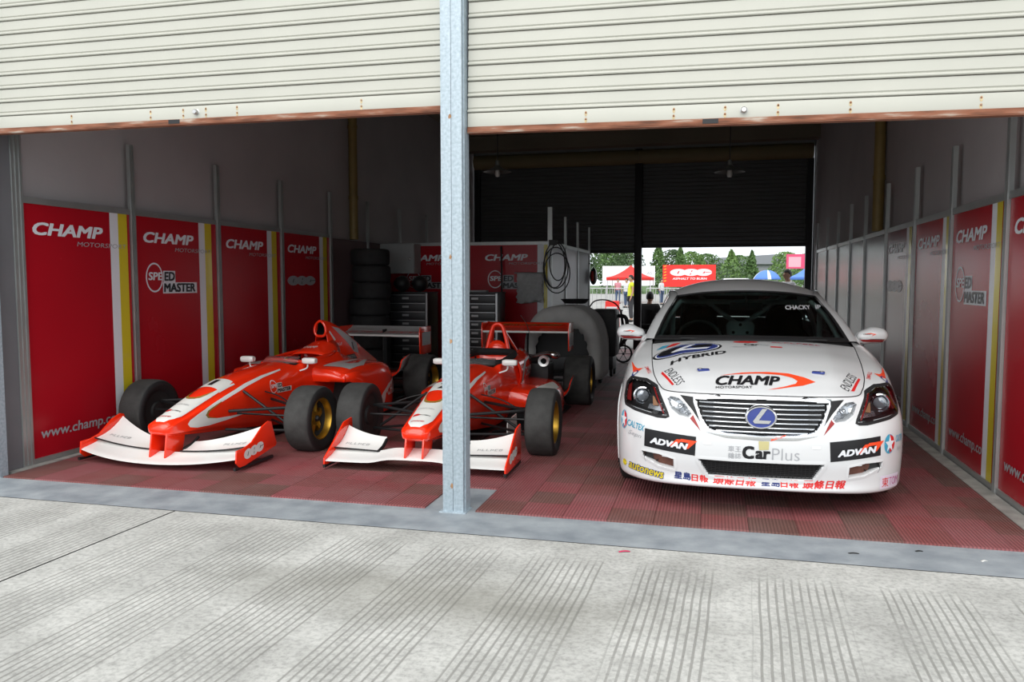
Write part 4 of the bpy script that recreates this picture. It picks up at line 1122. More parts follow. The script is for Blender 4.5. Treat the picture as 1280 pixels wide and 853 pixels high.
SD = [(.905, 1.4), (.905, 2.2), (.905, 3.2), (.905, 3.9)]
def row(front, sx, zs, tail):
    """front 8 points, then side points at widths sx with heights zs, then tail"""
    return front + [(sx[i], SD[i][1], zs[i]) for i in range(4)] + tail
B = [
 row([(0, .12, .165), (.2, .125, .163), (.4, .155, .158), (.58, .215, .150), (.71, .31, .145), (.81, .45, .145), (.85, .65, .15), (.86, .95, .16)], [.86] * 4, [.17, .18, .18, .19], [(.83, 4.4, .20), (.70, 4.66, .21), (.4, 4.74, .21), (0, 4.76, .21)]),
 row([(0, .046, .185), (.2, .051, .183), (.4, .086, .178), (.58, .155, .17), (.735, .265, .165), (.845, .43, .165), (.88, .65, .17), (.885, .95, .18)], [.885] * 4, [.19, .20, .20, .21], [(.85, 4.4, .22), (.72, 4.72, .23), (.4, 4.79, .23), (0, 4.81, .23)]),
 row([(0, .050, .242), (.2, .055, .240), (.4, .086, .236), (.58, .150, .232), (.742, .258, .230), (.856, .43, .23), (.893, .65, .24), (.90, .95, .26)], [.90] * 4, [.28, .28, .28, .29], [(.86, 4.4, .29), (.73, 4.74, .30), (.4, 4.81, .30), (0, 4.83, .30)]),
 row([(0, .015, .355), (.2, .022, .355), (.4, .058, .355), (.58, .130, .355), (.747, .25, .36), (.863, .425, .37), (.898, .65, .38), (.905, .95, .38)], [.905] * 4, [.38, .38, .39, .40], [(.87, 4.4, .40), (.74, 4.76, .40), (.4, 4.83, .40), (0, 4.85, .40)]),
 row([(0, .0, .48), (.2, .008, .48), (.4, .050, .48), (.58, .125, .485), (.747, .25, .49), (.862, .43, .50), (.90, .65, .51), (.908, .95, .52)], [.908] * 4, [.52, .52, .54, .56], [(.875, 4.4, .56), (.74, 4.76, .56), (.4, 4.83, .56), (0, 4.85, .56)]),
 row([(0, .015, .565), (.2, .024, .565), (.4, .068, .565), (.58, .150, .570), (.74, .28, .580), (.850, .45, .595), (.893, .66, .61), (.906, .95, .63)], [.905] * 4, [.64, .66, .68, .70], [(.87, 4.4, .70), (.73, 4.75, .70), (.4, 4.82, .70), (0, 4.84, .70)]),
 row([(0, .045, .655), (.2, .055, .655), (.4, .100, .650), (.59, .205, .655), (.715, .335, .680), (.802, .475, .705), (.853, .66, .735), (.878, .95, .775)], [.885, .89, .89, .885], [.80, .82, .84, .85], [(.85, 4.4, .85), (.71, 4.73, .85), (.4, 4.80, .85), (0, 4.82, .85)]),
 row([(0, .075, .725), (.2, .085, .724), (.4, .130, .720), (.585, .245, .715), (.680, .385, .750), (.748, .50, .782), (.80, .66, .815), (.825, .95, .868)], [.812, .80, .80, .79], [.945, .965, .985, 1.0], [(.73, 4.4, 1.005), (.62, 4.64, 1.0), (.36, 4.72, 1.0), (0, 4.74, 1.0)]),
 row([(0, .088, .741), (.2, .098, .740), (.4, .142, .737), (.56, .245, .735), (.612, .36, .757), (.640, .46, .785), (.665, .60, .822), (.690, .90, .897)], [.715, .75, .75, .73], [.985, .985, 1.005, 1.02], [(.66, 4.35, 1.025), (.55, 4.58, 1.02), (.35, 4.66, 1.02), (0, 4.68, 1.02)]),
]
NU = [14, 14, 14, 14, 14, 14, 16, 16, 14, 12, 16, 14, 8, 8, 8]
def saloon(label, pose):
    root = thing('race_saloon', label, 'car', (pose[0], pose[1], 0), -pose[2])
    halfg = net([[Vector(p) for p in r] for r in B], NU, 7)
    # arch cut: snap to circle, drop inside
    arches = [(.93, .325, .352), (3.78, .325, .352)]
    def build_body():
        bm = bmesh.new(); cache = {}
        fulls = []
        for sgn in (1, -1):
            vv = [[bm.verts.new((p.x * sgn, p.y, p.z)) for p in r] for r in halfg]
            for i in range(len(vv) - 1):
                for j in range(len(vv[0]) - 1):
                    q = [vv[i][j], vv[i][j + 1], vv[i + 1][j + 1], vv[i + 1][j]]
                    bm.faces.new(q if sgn > 0 else q[::-1])
        bmesh.ops.remove_doubles(bm, verts=bm.verts, dist=1e-5)
        return bm
    bm = build_body()
    bmesh.ops.recalc_face_normals(bm, faces=bm.faces)
    full_bvh = BVHTree.FromBMesh(bm)
    def fmap(off=0.002, d=(0, 1, 0)): return caster(full_bvh, lambda u, v: (u, -1.0, v), d, off)
    fm0 = fmap(0.0)
    # ---- openings in the nose, seen square from the front: (x, z)
    grille = [(-.385, .706), (-.2, .718), (0, .722), (.2, .718), (.385, .706), (.345, .60), (.30, .538), (.2, .517), (0, .510), (-.2, .517), (-.30, .538), (-.345, .60)]
    lower = [(-.365, .352), (-.18, .352), (.0, .352), (.18, .352), (.365, .352), (.30, .247), (.0, .247), (-.30, .247)]
    lampR = [(.552, .690), (.532, .706), (.485, .703), (.440, .670), (.402, .615), (.42, .594), (.475, .600), (.528, .635)]
    headR = [(.552, .590), (.590, .665), (.632, .742), (.70, .768), (.80, .770), (.828, .735), (.834, .66), (.825, .622), (.76, .606), (.69, .598), (.61, .588)]
    fogR = [(.502, .262), (.505, .330), (.60, .350), (.71, .352), (.70, .318), (.60, .274)]
    mir = lambda P: [(-a_, b_) for a_, b_ in reversed(P)]
    OP = {'grille': grille, 'lower': lower, 'lampR': lampR, 'lampL': mir(lampR), 'headR': headR, 'headL': mir(headR), 'fogR': fogR, 'fogL': mir(fogR)}
    def inside(P, x_, y_):
        c = False; n = len(P)
        for i in range(n):
            x1, y1 = P[i]; x2, y2 = P[i - 1]
            if (y1 > y_) != (y2 > y_) and x_ < (x2 - x1) * (y_ - y1) / (y2 - y1) + x1: c = not c
        return c
    kill = []
    for f in bm.faces:
        c = f.calc_center_median()
        if c.y < 0.75 and any(inside(P, c.x, c.z) for P in OP.values()): kill.append(f)
    for v in bm.verts:
        if abs(v.co.x) > .70:
            for s0, z0, r0 in arches:
                d = math.hypot(v.co.y - s0, v.co.z - z0)
                if abs(d - r0) < 0.022 and d > 1e-6:
                    k = r0 / d; v.co.y = s0 + (v.co.y - s0) * k; v.co.z = z0 + (v.co.z - z0) * k
    for f in bm.faces:
        c = f.calc_center_median()
        if abs(c.x) > .70 and any(math.hypot(c.y - s0, c.z - z0) < r0 - .004 for s0, z0, r0 in arches): kill.append(f)
    bmesh.ops.delete(bm, geom=list(set(kill)), context='FACES')
    me = bpy.data.meshes.new('body'); bm.to_mesh(me); bm.free(); me.materials.append(m_body); me.shade_smooth()
    body = bpy.data.objects.new('body', me); COL.objects.link(body); body.parent = root
    # arch liners
    for s0, z0, r0 in arches:
        for sg in (1, -1):
            P = [[(sg * xx, s0 + r0 * math.cos(q), z0 + r0 * math.sin(q)) for q in [R(-25) + R(230) * k / 24 for k in range(25)]] for xx in (.55, .895)]
            mb = MB().grid(P); mb.build('arch_liner', m_black_plastic, body)
            lipp = []
            for k in range(31):
                q = R(-18) + R(216) * k / 30
                h_ = full_bvh.ray_cast(Vector((sg * 2, s0 + (r0 + .004) * math.cos(q), z0 + (r0 + .004) * math.sin(q))), Vector((-sg, 0, 0)))
                if h_[0] is not None and abs(h_[0].x) > .6: lipp.append(h_[0])
            MB().tube(lipp, .007, 8).build('arch_lip', m_body, body)
    def opening(P, mat, depth, back_mat=None, lip=0.010, name='opening', k=6):
        """clean edge around a hole in the nose and its inner walls"""
        cx_ = sum(p[0] for p in P) / len(P); cz_ = sum(p[1] for p in P) / len(P); D = []
        for i in range(len(P)):
            a_, b_ = P[i], P[(i + 1) % len(P)]
            for j in range(k): D.append((a_[0] + (b_[0] - a_[0]) * j / k, a_[1] + (b_[1] - a_[1]) * j / k))
        rows_ = []
        n = len(D)
        def nrm(i):
            dx = D[(i + 1) % n][0] - D[i - 1][0]; dz = D[(i + 1) % n][1] - D[i - 1][1]; l = math.hypot(dx, dz) or 1
            s_ = 1 if ((D[i][0] - cx_) * dz - (D[i][1] - cz_) * dx) > 0 else -1
            return dz / l * s_, -dx / l * s_
        f1 = fmap(0.0015); f2 = fmap(0.0035)
        for off, fn, back in ((lip + .012, f1, -.001), (lip, f2, 0), (0.0, f2, 0), (-.004, f1, .010), (-.010, fm0, depth)):
            r = []
            for i in range(n):
                nx, nz = nrm(i); p = fn(D[i][0] + nx * off, D[i][1] + nz * off)
                if p is None: p = fm0(D[i][0], D[i][1]) or Vector((D[i][0], .3, D[i][1]))
                r.append(p + Vector((0, max(0, back), 0)))
            rows_.append(r)
        o = MB().grid(rows_, cv=True).build(name, mat, body, angle=60)
        if back_mat:
            g = poly2d([P]); lay(name + '_back', g, lambda u, v: (fm0(u, v) or Vector((u, .3, v))) + Vector((0, depth - .010, 0)), back_mat, body, 0.05, None, (0, -1, 0))
        return o
    # ---- grille
    opening(grille, m_chrome, .05, m_grille_black, .012, 'grille_frame', 8)
    for z in (.690, .664, .637, .610, .584, .557, .532):
        xs = [x_ / 100 for x_ in range(-40, 41, 2) if inside(grille, x_ / 100, z)]
        if len(xs) < 3: continue
        pts = [fm0(x_, z) + Vector((0, .012, 0)) for x_ in xs]
        P = [[p + Vector((0, -.004, .005)), p + Vector((0, -.005, 0)), p + Vector((0, .002, -.006)), p + Vector((0, .03, -.005)), p + Vector((0, .03, .004))] for p in pts]
        MB().grid(P, cv=True).build('grille_bar', m_reflector, body, angle=60)
    # emblem: oval boss with a slanted L
    ec_ = (-.004, .622)
    def em(off): return lambda u, v: Vector((u, fm0(0, .622).y - .020 - off, v))
    boss = MB(); P = []
    for k, (sc, dy) in enumerate(((1.0, .03), (1.0, -.016), (.95, -.021), (.86, -.021), (.84, -.015), (.0, -.018))):
        P.append([(ec_[0] + .092 * sc * math.cos(q), fm0(0, .622).y + dy, ec_[1] + .070 * sc * math.sin(q)) for q in [2 * math.pi * j / 40 for j in range(40)]])
    mb = MB().grid(P, cv=True)
    for i in range(len(mb.f)): mb.mi[i] = 1 if i >= 160 else 0
    emb = mb.build('emblem', [m_chrome, m_navy], body, angle=50)
    Lp = [(.002, .050), (.020, .052), (-.004, .003), (-.020, -.022), (-.006, -.034), (.052, -.036), (.056, -.022), (.008, -.018), (-.006, -.012), (.010, .018), (.030, .052)]
    Lp = [(.006, .052), (.034, .052), (-.012, -.016), (.058, -.018), (.046, -.036), (-.036, -.036), (-.046, -.024)]
    lay('emblem_letter', poly2d([[(ec_[0] + a_, ec_[1] + b_) for a_, b_ in Lp]]), em(0.001), m_chrome, emb, 0, None, (0, -1, 0))
    # dark surround of the grille towards the lamps
    for sg in (1, -1):
        tri = [(sg * .385, .716), (sg * .475, .720), (sg * .40, .640), (sg * .352, .575), (sg * .372, .64)]
        lay('grille_shoulder', poly2d([tri]), fmap(.003), m_grille_black, body, .03, None, (0, -1, 0))
        tail = [(sg * .402, .625), (sg * .415, .592), (sg * .348, .522), (sg * .372, .57)]
        lay('lamp_tail', poly2d([tail]), fmap(.003), m_red_lens, body, .03, None, (0, -1, 0))
    # lower mouth with mesh
    opening(lower, m_body, .06, m_grille_black, .010, 'lower_intake', 8)
    for k in range(9):
        z = .256 + k * .0115; x1 = .30 + (.065) * (z - .247) / .105
        pts = [fm0(x1 * f, z) + Vector((0, .022, 0)) for f in [-1 + 2 * j / 16 for j in range(17)]]
        MB().tube(pts, .0026, 5).build('mesh_bar', m_black_plastic, body)
    for k in range(-14, 15):
        x_ = k * .0235; pts = [fm0(x_, z) + Vector((0, .024, 0)) for z in (.250, .28, .31, .349)]
        MB().tube(pts, .0022, 5).build('mesh_bar', m_black_plastic, body)
    # ---- lamps
    for sg, hk, lk, fk in ((1, 'headR', 'lampR', 'fogR'), (-1, 'headL', 'lampL', 'fogL')):
        hd = opening(OP[hk], m_grille_black, .09, m_grille_black, .004, 'headlight')
        lens_c = lay('lens_cover', poly2d([OP[hk]]), fmap(.0045), m_lens, hd, 0.03, None, (0, -1, 0))
        c = fm0(sg * .718, .680) + Vector((0, .035, 0))
        ax = (0, -1, 0)
        def ring(r0, r1, dy0, dy1, mat, nm, par):
            mb = MB().lathe([(r0, dy0), (r1, dy1)], 'y', c, 28); return mb.build(nm, mat, par)
        MB().lathe([(.062, .04), (.060, -.006), (.052, -.012), (.048, -.004), (.040, .012), (.040, .02)], 'y', c, 32).build('projector_ring', m_chrome, hd)
        MB().ball((c.x, c.y + .006, c.z), (.040, .022, .040), 20, 12).build('projector_lens', m_proj, hd)
        # side reflector and amber inner cell
        q = [(.61, .640), (.638, .685), (.650, .690), (.645, .635)]
        lay('indicator', poly2d([[(sg * a_, b_) for a_, b_ in q]]), lambda u, v: fm0(u, v) + Vector((0, .035, 0)), m_amber, hd, .03, None, (0, -1, 0))
        q = [(.575, .605), (.60, .65), (.67, .64), (.68, .612)]
        lay('reflector_cell', poly2d([[(sg * a_, b_) for a_, b_ in q]]), lambda u, v: fm0(u, v) + Vector((0, .045, 0)), m_reflector, hd, .03, None, (0, -1, 0))
        q = [(.795, .64), (.80, .745), (.826, .725), (.828, .64)]
        lay('side_reflector', poly2d([[(sg * a_, b_) for a_, b_ in q]]), lambda u, v: fm0(u, v) + Vector((0, .02, 0)), m_red_lens, hd, .03, None, (0, -1, 0))
        q = [(.57, .600), (.64, .745), (.65, .742), (.58, .600)]
        lay('bezel', poly2d([[(sg * a_, b_) for a_, b_ in q]]), lambda u, v: fm0(u, v) + Vector((0, .010, 0)), m_red_lens, hd, .03, None, (0, -1, 0))
        ld = opening(OP[lk], m_body, .07, None, .005, 'high_beam_lamp')
        # faceted bowl
        cc = (sg * .475, .652); c0 = fm0(*cc)
        P = []
        for k, (sc, dy) in enumerate(((1.15, .015), (.8, .045), (.45, .062), (.12, .07))):
            P.append([Vector((cc[0] + .085 * sc * math.cos(q) * (1 if k else 1), 0, cc[1] + .062 * sc * math.sin(q))) for q in [2 * math.pi * j / 18 for j in range(18)]])
            for p in P[-1]: p.y = (fm0(p.x, p.z) or c0).y + dy
        MB().grid(P, cv=True).build('lamp_bowl', m_reflector, ld, angle=5)
        MB().ball((cc[0], c0.y + .045, cc[1]), (.016, .02, .016), 12, 8).build('bulb_shield', m_chrome, ld)
        lay('lens_cover', poly2d([OP[lk]]), fmap(.003), m_lens, ld, 0.03, None, (0, -1, 0))
        fo = opening(OP[fk], m_body, .06, m_duct, .004, 'brake_duct')
        fcx = sg * .628
        MB().lathe([(.0, .02), (.034, .015), (.046, 0)], 'y', fm0(fcx + sg * .02, .318) + Vector((0, .025, 0)), 20).build('duct_blank', m_black_plastic, fo)
    # ---- hood
    r8 = [Vector(p) for p in B[8]]
    def r8_pt(i, f): return spline_var(r8, [10] * 15)[i * 10 + int(round(f * 10))]
    r8d = spline_var(r8, NU)
    i3 = sum(NU[:3]); i8 = sum(NU[:8])
    front = [Vector((p.x, p.y, p.z)) for p in r8d[:i3 + 1]]
    fr = [Vector((-p.x, p.y, p.z)) for p in reversed(front[1:])] + front
    sideR = r8d[i3:i8 - 5]
    end = sideR[-1]
    rear = [Vector((-end.x, end.y, end.z)), Vector((-.42, 1.10, .991)), Vector((0, 1.045, 1.000)), Vector((.42, 1.10, .991)), Vector((end.x, end.y, end.z))]
    sideL = [Vector((-p.x, p.y, p.z)) for p in sideR]
    def hb(u, v):
        a_ = 1 - (2 * u - 1) ** 2; ridge = math.exp(-((abs(2 * u - 1) - .62) / .12) ** 2)
        return (0, 0, (.030 * min(1, a_ * 1.6) * math.sin(math.pi * min(1, v * 1.0)) ** .6 if v > 0 else 0) + .006 * ridge * math.sin(math.pi * v))
    HP = coons(fr, rear, sideL, sideR, 72, 48, hb)
    # shut line: pull the edge in a little
    hood = MB().grid(HP).build('hood', m_body, root, angle=60)
    hv = bvh_of([hood])
    edge = [p + Vector((0, 0, .0012)) for p in [HP[j][0] for j in range(48, -1, -1)] + HP[0][1:] + [HP[j][-1] for j in range(1, 49)]]
    MB().tube(edge, .0030, 6).build('shut_line', m_grille_black, hood)
    def hm(off): return caster(hv, lambda u, v: (u, v, 2), (0, 0, -1), off)
    h1, h2, h3 = hm(.002), hm(.0032), hm(.0044)
    UP = (0, 0, 1); FR = (0, -1, 0)
    D = lambda g, mat, f=h1, lb=None, st=.025: lay('lettering' if lb is None else lb, g, f, mat, hood, st, None, UP)
    # CHAMP with arrow swoosh
    sw = [(-.235, .318), (-.10, .352), (.06, .368), (.18, .362), (.27, .325), (.330, .282), (.25, .225), (.12, .172), (.04, .150), (.14, .195), (.21, .240), (.225, .272), (.20, .305), (.13, .335), (.0, .342), (-.12, .332)]
    D(poly2d([sw]), m_orange_print, h1, 'swoosh')
    D(text2d('CHAMP', -.262, .200, .385, .110, .034, .30), m_black_print, h2)
    D(text2d('MOTORSPORT', -.262, .160, .215, .026, .004, 0), m_black_print, h2)
    # hood pins
    for cx_, cy_ in ((-.336, .402), (.362, .402)):
        c = h1(cx_, cy_)
        pin = MB().box((c.x, c.y, c.z + .004), (.075, .030, .010), Matrix.Rotation(R(-12) * (1 if cx_ > 0 else -1), 3, 'Z') @ Matrix.Rotation(R(13), 3, 'X')).build('hood_pin', m_navy, hood, bevel=.003)
        MB().ball((c.x + .02 * (1 if cx_ > 0 else -1), c.y, c.z + .010), (.014, .012, .006), 10, 6).build('pin_head', m_steel, pin)
    # ENDLESS, both sides, turned along the wings
    D(rot2d(text2d('ENDLESS', -.655, .37, .27, .052, -.006, .2), R(-70), -.52, .394), m_black_print)
    D(rot2d(poly2d([[(-.665, .362), (-.42, .362), (-.42, .350), (-.64, .346)]]), R(-70), -.52, .394), m_red_print, h1, 'underline')
    D(rot2d(text2d('ENDLESS', .405, .37, .27, .052, -.006, .2), R(70), .54, .394), m_black_print)
    D(rot2d(poly2d([[(.43, .362), (.67, .362), (.67, .350), (.45, .346)]]), R(70), .54, .394), m_red_print, h1, 'underline')
    # big oval badge with HYBRID under it
    oc, orr = (-.445, .855), R(10)
    D(poly2d([ell(oc[0], oc[1], .238, .128, 48, orr)]), m_black_print, h1, 'badge_rim')
    D(poly2d([ell(oc[0], oc[1], .222, .113, 48, orr)]), m_white_print, h2, 'badge_ring')
    D(poly2d([ell(oc[0], oc[1], .212, .104, 48, orr)]), m_navy, h3, 'badge_field')
    h4 = hm(.0066); h35 = hm(.0055)
    D(poly2d([[(oc[0] + a_, oc[1] + b_) for a_, b_ in ((.02, .085), (.06, .092), (-.03, -.010), (.16, .005), (.13, -.035), (-.09, -.055), (-.11, -.035))]]), m_white_print, h4, 'badge_letter')
    D(poly2d([ell(oc[0] - .10, oc[1] - .005, .10, .070, 24, orr), ell(oc[0] + .10, oc[1] + .045, .075, .036, 24, orr)]), m_black_print, h35, 'badge_shade')
    D(rot2d(text2d('HYBRID', -.575, .638, .40, .064, .030, .3), R(20), -.375, .68), m_black_print)
    # marks along the cowl
    D(poly2d([[(-.665, .985), (-.60, .985), (-.57, 1.04), (-.62, 1.05)]]), m_cyan_print, h1, 'sponsor_mark')
    D(poly2d([[(-.60, .980), (-.53, .990), (-.49, 1.045), (-.55, 1.05)]]), m_red_print, h1, 'sponsor_mark')
    D(text2d('CALTEX', -.46, 1.000, .22, .045, .0, .1), m_grey_print)
    D(poly2d([ell(-.045, .995, .085, .030, 20)]), m_red_print, h1, 'sponsor_mark')
    D(text2d('Car', -.06, .895, .10, .050, .03, 0), m_black_print); D(text2d('Plus', .045, .895, .06, .045, 0, 0), m_grey_print)
    D(marks2d(-.14, .850, .16, .022, 8, 11), m_grey_print)
    D(poly2d([[(.115, .862), (.19, .862), (.19, .888), (.115, .888)]]), m_red_print, h1, 'sponsor_mark')
    D(marks2d(.13, .985, .33, .032, 8, 12), m_maroon); D(marks2d(.20, .935, .25, .024, 12, 13), m_grey_print)
    # ---- nose print
    f1, f2, f3 = fmap(.002), fmap(.0034), fmap(.0046)
    E = lambda g, mat, f=f1, lb='lettering', st=.03: lay(lb, g, f, mat, body, st, None, FR)
    for nm, quad in (('L', [(-.690, .498), (-.374, .486), (-.380, .368), (-.693, .385)]), ('R', [(.385, .486), (.690, .507), (.694, .391), (.393, .367)])):
        E(poly2d([quad]), m_black_print, f1, 'sticker')
        x0 = -.655 if nm == 'L' else .43; a_ = R(-3) if nm == 'L' else R(4)
        cx_ = x0 + .125; cz_ = .425 if nm == 'L' else .428
        E(rot2d(poly2d([[(x0 + .115, .412), (x0 + .15, .412), (x0 + .20, .462), (x0 + .165, .462)]]), a_, cx_, cz_), m_orange_print, f2, 'swoosh')
        E(rot2d(poly2d([[(x0 + .205, .412), (x0 + .235, .412), (x0 + .285, .468), (x0 + .19, .468), (x0 + .172, .450), (x0 + .235, .450)]]), a_, cx_, cz_), m_orange_print, f2, 'swoosh')
        E(rot2d(text2d('ADVAN', x0, .405, .235, .040, .05, .25), a_, cx_, cz_), m_white_print, f3)
    E(text2d('C', -.107, .372, .068, .080, .05, 0), m_black_print); E(text2d('ar', -.032, .374, .085, .052, .045, 0), m_black_print)
    E(text2d('Plus', .062, .372, .155, .072, -.012, 0), m_grey_print)
    E(text2d('車王', -.188, .412, .075, .036, 0, 0), m_grey_print); E(text2d('雜誌', -.188, .368, .075, .038, 0, 0), m_grey_print)
    E(poly2d([[(-.016, .484), (.044, .484), (.042, .434), (-.012, .430)]]), m_tape, f2, 'tape')
    E(poly2d([[(.052, .486), (.128, .512), (.138, .526), (.055, .500)]]), m_orange_print, f2, 'tape')
    # fuel brand star both corners
    for cx_, cz_, rx_ in ((-.835, .520, .022), (.752, .452, .036)):
        E(poly2d([ell(cx_, cz_, rx_, .058, 28)]), m_cyan_print, f1, 'star_disc', .012)
        E(poly2d([[(cx_, cz_ - .055), (cx_ + rx_ * .85, cz_ - .03), (cx_ + rx_, cz_), (cx_ + rx_ * .7, cz_ + .04), (cx_, cz_ + .057)]]), m_red_print, f2, 'star_half', .012)
        st_ = []
        for k in range(10):
            q = math.pi / 2 + k * math.pi / 5; r_ = 1.0 if k % 2 == 0 else .40
            st_.append((cx_ + rx_ * .95 * r_ * math.cos(q), cz_ + .055 * r_ * math.sin(q)))
        E(poly2d([st_]), m_white_print, f3, 'star', .012)
    E(rot2d(text2d('CALTEX', -.812, .482, .118, .040, .015, .1), R(-8), -.75, .50), m_cyan_print, st=.015)
    E(rot2d(text2d('Sepn', -.803, .425, .09, .036, 0, .3), R(-8), -.76, .44), m_grey_print, st=.015)
    E(text2d('CALTEX', .80, .455, .055, .04, .015, .1), m_cyan_print, st=.012); E(text2d('Sepn', .81, .395, .04, .03, 0, .3), m_grey_print, st=.012)
    E(rot2d(text2d('autonews', -.800, .200, .235, .052, .075, .12), R(-6), -.68, .226), m_blue_print, f1, st=.015)
    E(rot2d(text2d('autonews', -.797, .203, .229, .046, .02, .12), R(-6), -.68, .226), m_yellow_print, f2, st=.015)
    E(poly2d([ell(-.828, .238, .014, .022, 14)]), m_yellow_print, f1, 'sponsor_mark', .012)
    heavy = lambda g: merge2d(g, ([(a_ + .0035, b_) for a_, b_ in g[0]], g[1]), ([(a_, b_ + .003) for a_, b_ in g[0]], g[1]))
    # newspaper names along the lip
    E(heavy(text2d('星島', -.502, .206, .098, .046, 0, 0)), m_blue_print); E(heavy(text2d('日報', -.398, .203, .098, .044, 0, 0)), m_red_print)
    E(heavy(text2d('頭條日報', -.272, .200, .250, .050, 0, .2)), m_red_print)
    E(heavy(text2d('星島', .008, .204, .105, .046, 0, 0)), m_blue_print); E(heavy(text2d('日報', .118, .202, .10, .046, 0, 0)), m_red_print)
    E(heavy(text2d('頭條日報', .242, .200, .245, .050, 0, .2)), m_red_print)
    E(poly2d([[(.70, .262), (.83, .262), (.83, .175), (.70, .180)]]), M('pale_pink_print', (0.68, 0.62, 0.72), 0.4), f1, 'sticker', .015)
    E(text2d('東', .712, .190, .045, .060, 0, .0), m_red_print, f2, st=.015); E(text2d('TOM', .762, .195, .065, .05, 0, 0), M('magenta_print', (0.45, 0.08, 0.25), 0.4), f2, st=.015)
    for sg in (1, -1):      # washer jet covers
        E(poly2d([[(sg * .285, .445), (sg * .335, .445), (sg * .335, .462), (sg * .285, .462)]]), m_grey_print if False else m_roof_paint, f1, 'tow_cover')
    # swoosh on both wings
    wm = caster(full_bvh, lambda u, v: (u, v, 2), (0, 0, -1), .002)
    for sg in (1, -1):
        lay('swoosh', poly2d([[(sg * .83, .88), (sg * .80, .62), (sg * .765, .60), (sg * .735, .66), (sg * .77, .66), (sg * .79, .70)]]), wm, m_orange_print, body, .03, None, UP)
        lay('lettering', rot2d(marks2d(sg * .70 - .07, .60, .14, .024, 7, 14), R(-75) if sg < 0 else R(75), sg * .70, .61), wm, m_red_print, body, .03, None, UP)
        lay('lettering', ring2d(ell(sg * .785, .60, .022, .036, 20), ell(sg * .785, .60, .013, .024, 20)), wm, m_blue_print, body, .03, None, UP)
    # ---- glasshouse
    wb_ = [(-.69, 1.33, .988), (-.40, 1.165, 1.000), (0, 1.105, 1.006), (.40, 1.165, 1.000), (.69, 1.33, .988)]
    wt_ = [(-.545, 2.02, 1.300), (-.30, 1.935, 1.332), (0, 1.905, 1.343), (.30, 1.935, 1.332), (.545, 2.02, 1.300)]
    wl_ = [(-.69, 1.33, .988), (-.625, 1.66, 1.150), (-.545, 2.02, 1.300)]; wr_ = [(-p[0], p[1], p[2]) for p in wl_]
    WS = coons(wb_, wt_, wl_, wr_, 28, 16, lambda u, v: (0, -.012 * math.sin(math.pi * u) * math.sin(math.pi * v), .022 * math.sin(math.pi * u) * math.sin(math.pi * v)))
    ws = MB().grid(WS).build('windscreen', m_ws, root)
    # black edge band and seal
    edge = [WS[0][i] for i in range(29)] + [WS[j][-1] for j in range(1, 17)] + [WS[-1][i] for i in range(27, -1, -1)] + [WS[j][0] for j in range(15, 0, -1)]
    MB().tube([p + Vector((0, 0, -.001)) for p in edge], .011, 6, closed=True).build('windscreen_seal', m_black_plastic, ws)
    band = [WS[j] for j in range(0, 2)]
    MB().grid([[p + Vector((0, -.002, .002)) for p in r] for r in band]).build('lower_band', m_black_plastic, ws)
    wsb = bvh_of([ws])
    wmap = caster(wsb, lambda u, v: (u, 0, v), (0, 1, 0), .002)
    lay('lettering', text2d('CHACKY', .275, 1.208, .20, .030, .03, .1), wmap, m_white_print, ws, .05, None, FR)
    lay('lettering', text2d('IP', .515, 1.208, .05, .030, .03, .1), wmap, m_white_print, ws, .05, None, FR)
    # scuttle
    rr = spline(rear, 8); wbd = spline([Vector(p) for p in wb_], 8)
    MB().grid([[p + Vector((0, -.006, -.008)) for p in rr], [p + Vector((0, .01, -.012)) for p in wbd]]).build('scuttle', m_black_plastic, root)
    for sg, x0 in ((1, .10), (-1, -.50)):
        MB().tube([(x0 + .42 * f, 1.135 + .05 * abs(x0 + .42 * f) + .008, 1.012 - .012 * abs(x0 + .42 * f)) for f in (0, .25, .5, .75, 1)], .007, 6).build('wiper', m_black_plastic, ws)
    # roof
    rs = [(.545, 2.02, 1.300), (.578, 2.45, 1.342), (.572, 2.95, 1.335), (.515, 3.38, 1.280)]
    rback = [(-.515, 3.38, 1.280), (-.28, 3.44, 1.325), (0, 3.46, 1.335), (.28, 3.44, 1.325), (.515, 3.38, 1.280)]
    RP = coons(wt_, rback, [(-p[0], p[1], p[2]) for p in rs], rs, 28, 24, lambda u, v: (0, 0, .052 * (math.sin(math.pi * u) ** .7 if 0 < u < 1 else 0) * math.sin(math.pi * v) ** .8))
    MB().grid(RP).build('roof', m_roof_paint, root, angle=60)
    for sg in (1, -1):
        X = lambda P: [Vector((sg * a_, b_, c_)) for a_, b_, c_ in P]
        inner = spline(X([(.69, 1.33, .988), (.625, 1.66, 1.150), (.545, 2.02, 1.300), (.578, 2.45, 1.342), (.572, 2.95, 1.335), (.515, 3.38, 1.280), (.60, 3.80, 1.13), (.655, 4.12, 1.035)]), 6)
        outer = spline(X([(.790, 1.36, .952), (.715, 1.72, 1.135), (.625, 2.10, 1.278), (.640, 2.48, 1.318), (.635, 2.95, 1.308), (.600, 3.40, 1.23), (.70, 3.82, 1.08), (.745, 4.12, 1.00)]), 6)
        mid = [(p + q) / 2 + Vector((sg * .012, -.004, .018)) for p, q in zip(inner, outer)]
        MB().grid([inner, mid, outer]).build('roof_pillar', m_body, root, angle=70)
        # side glass under the rail
        top = outer; bot = [Vector((sg * (.782 - .0 * k), min(max(p.y, 1.37), 4.0), .950 + .02 * (min(max(p.y, 1.37), 4.0) - 1.4) / 2.5)) for k, p in enumerate(top)]
        MB().grid([top, [(p + q) / 2 + Vector((-sg * .004, 0, 0)) for p, q in zip(top, bot)], bot]).build('side_window', m_side_glass, root)
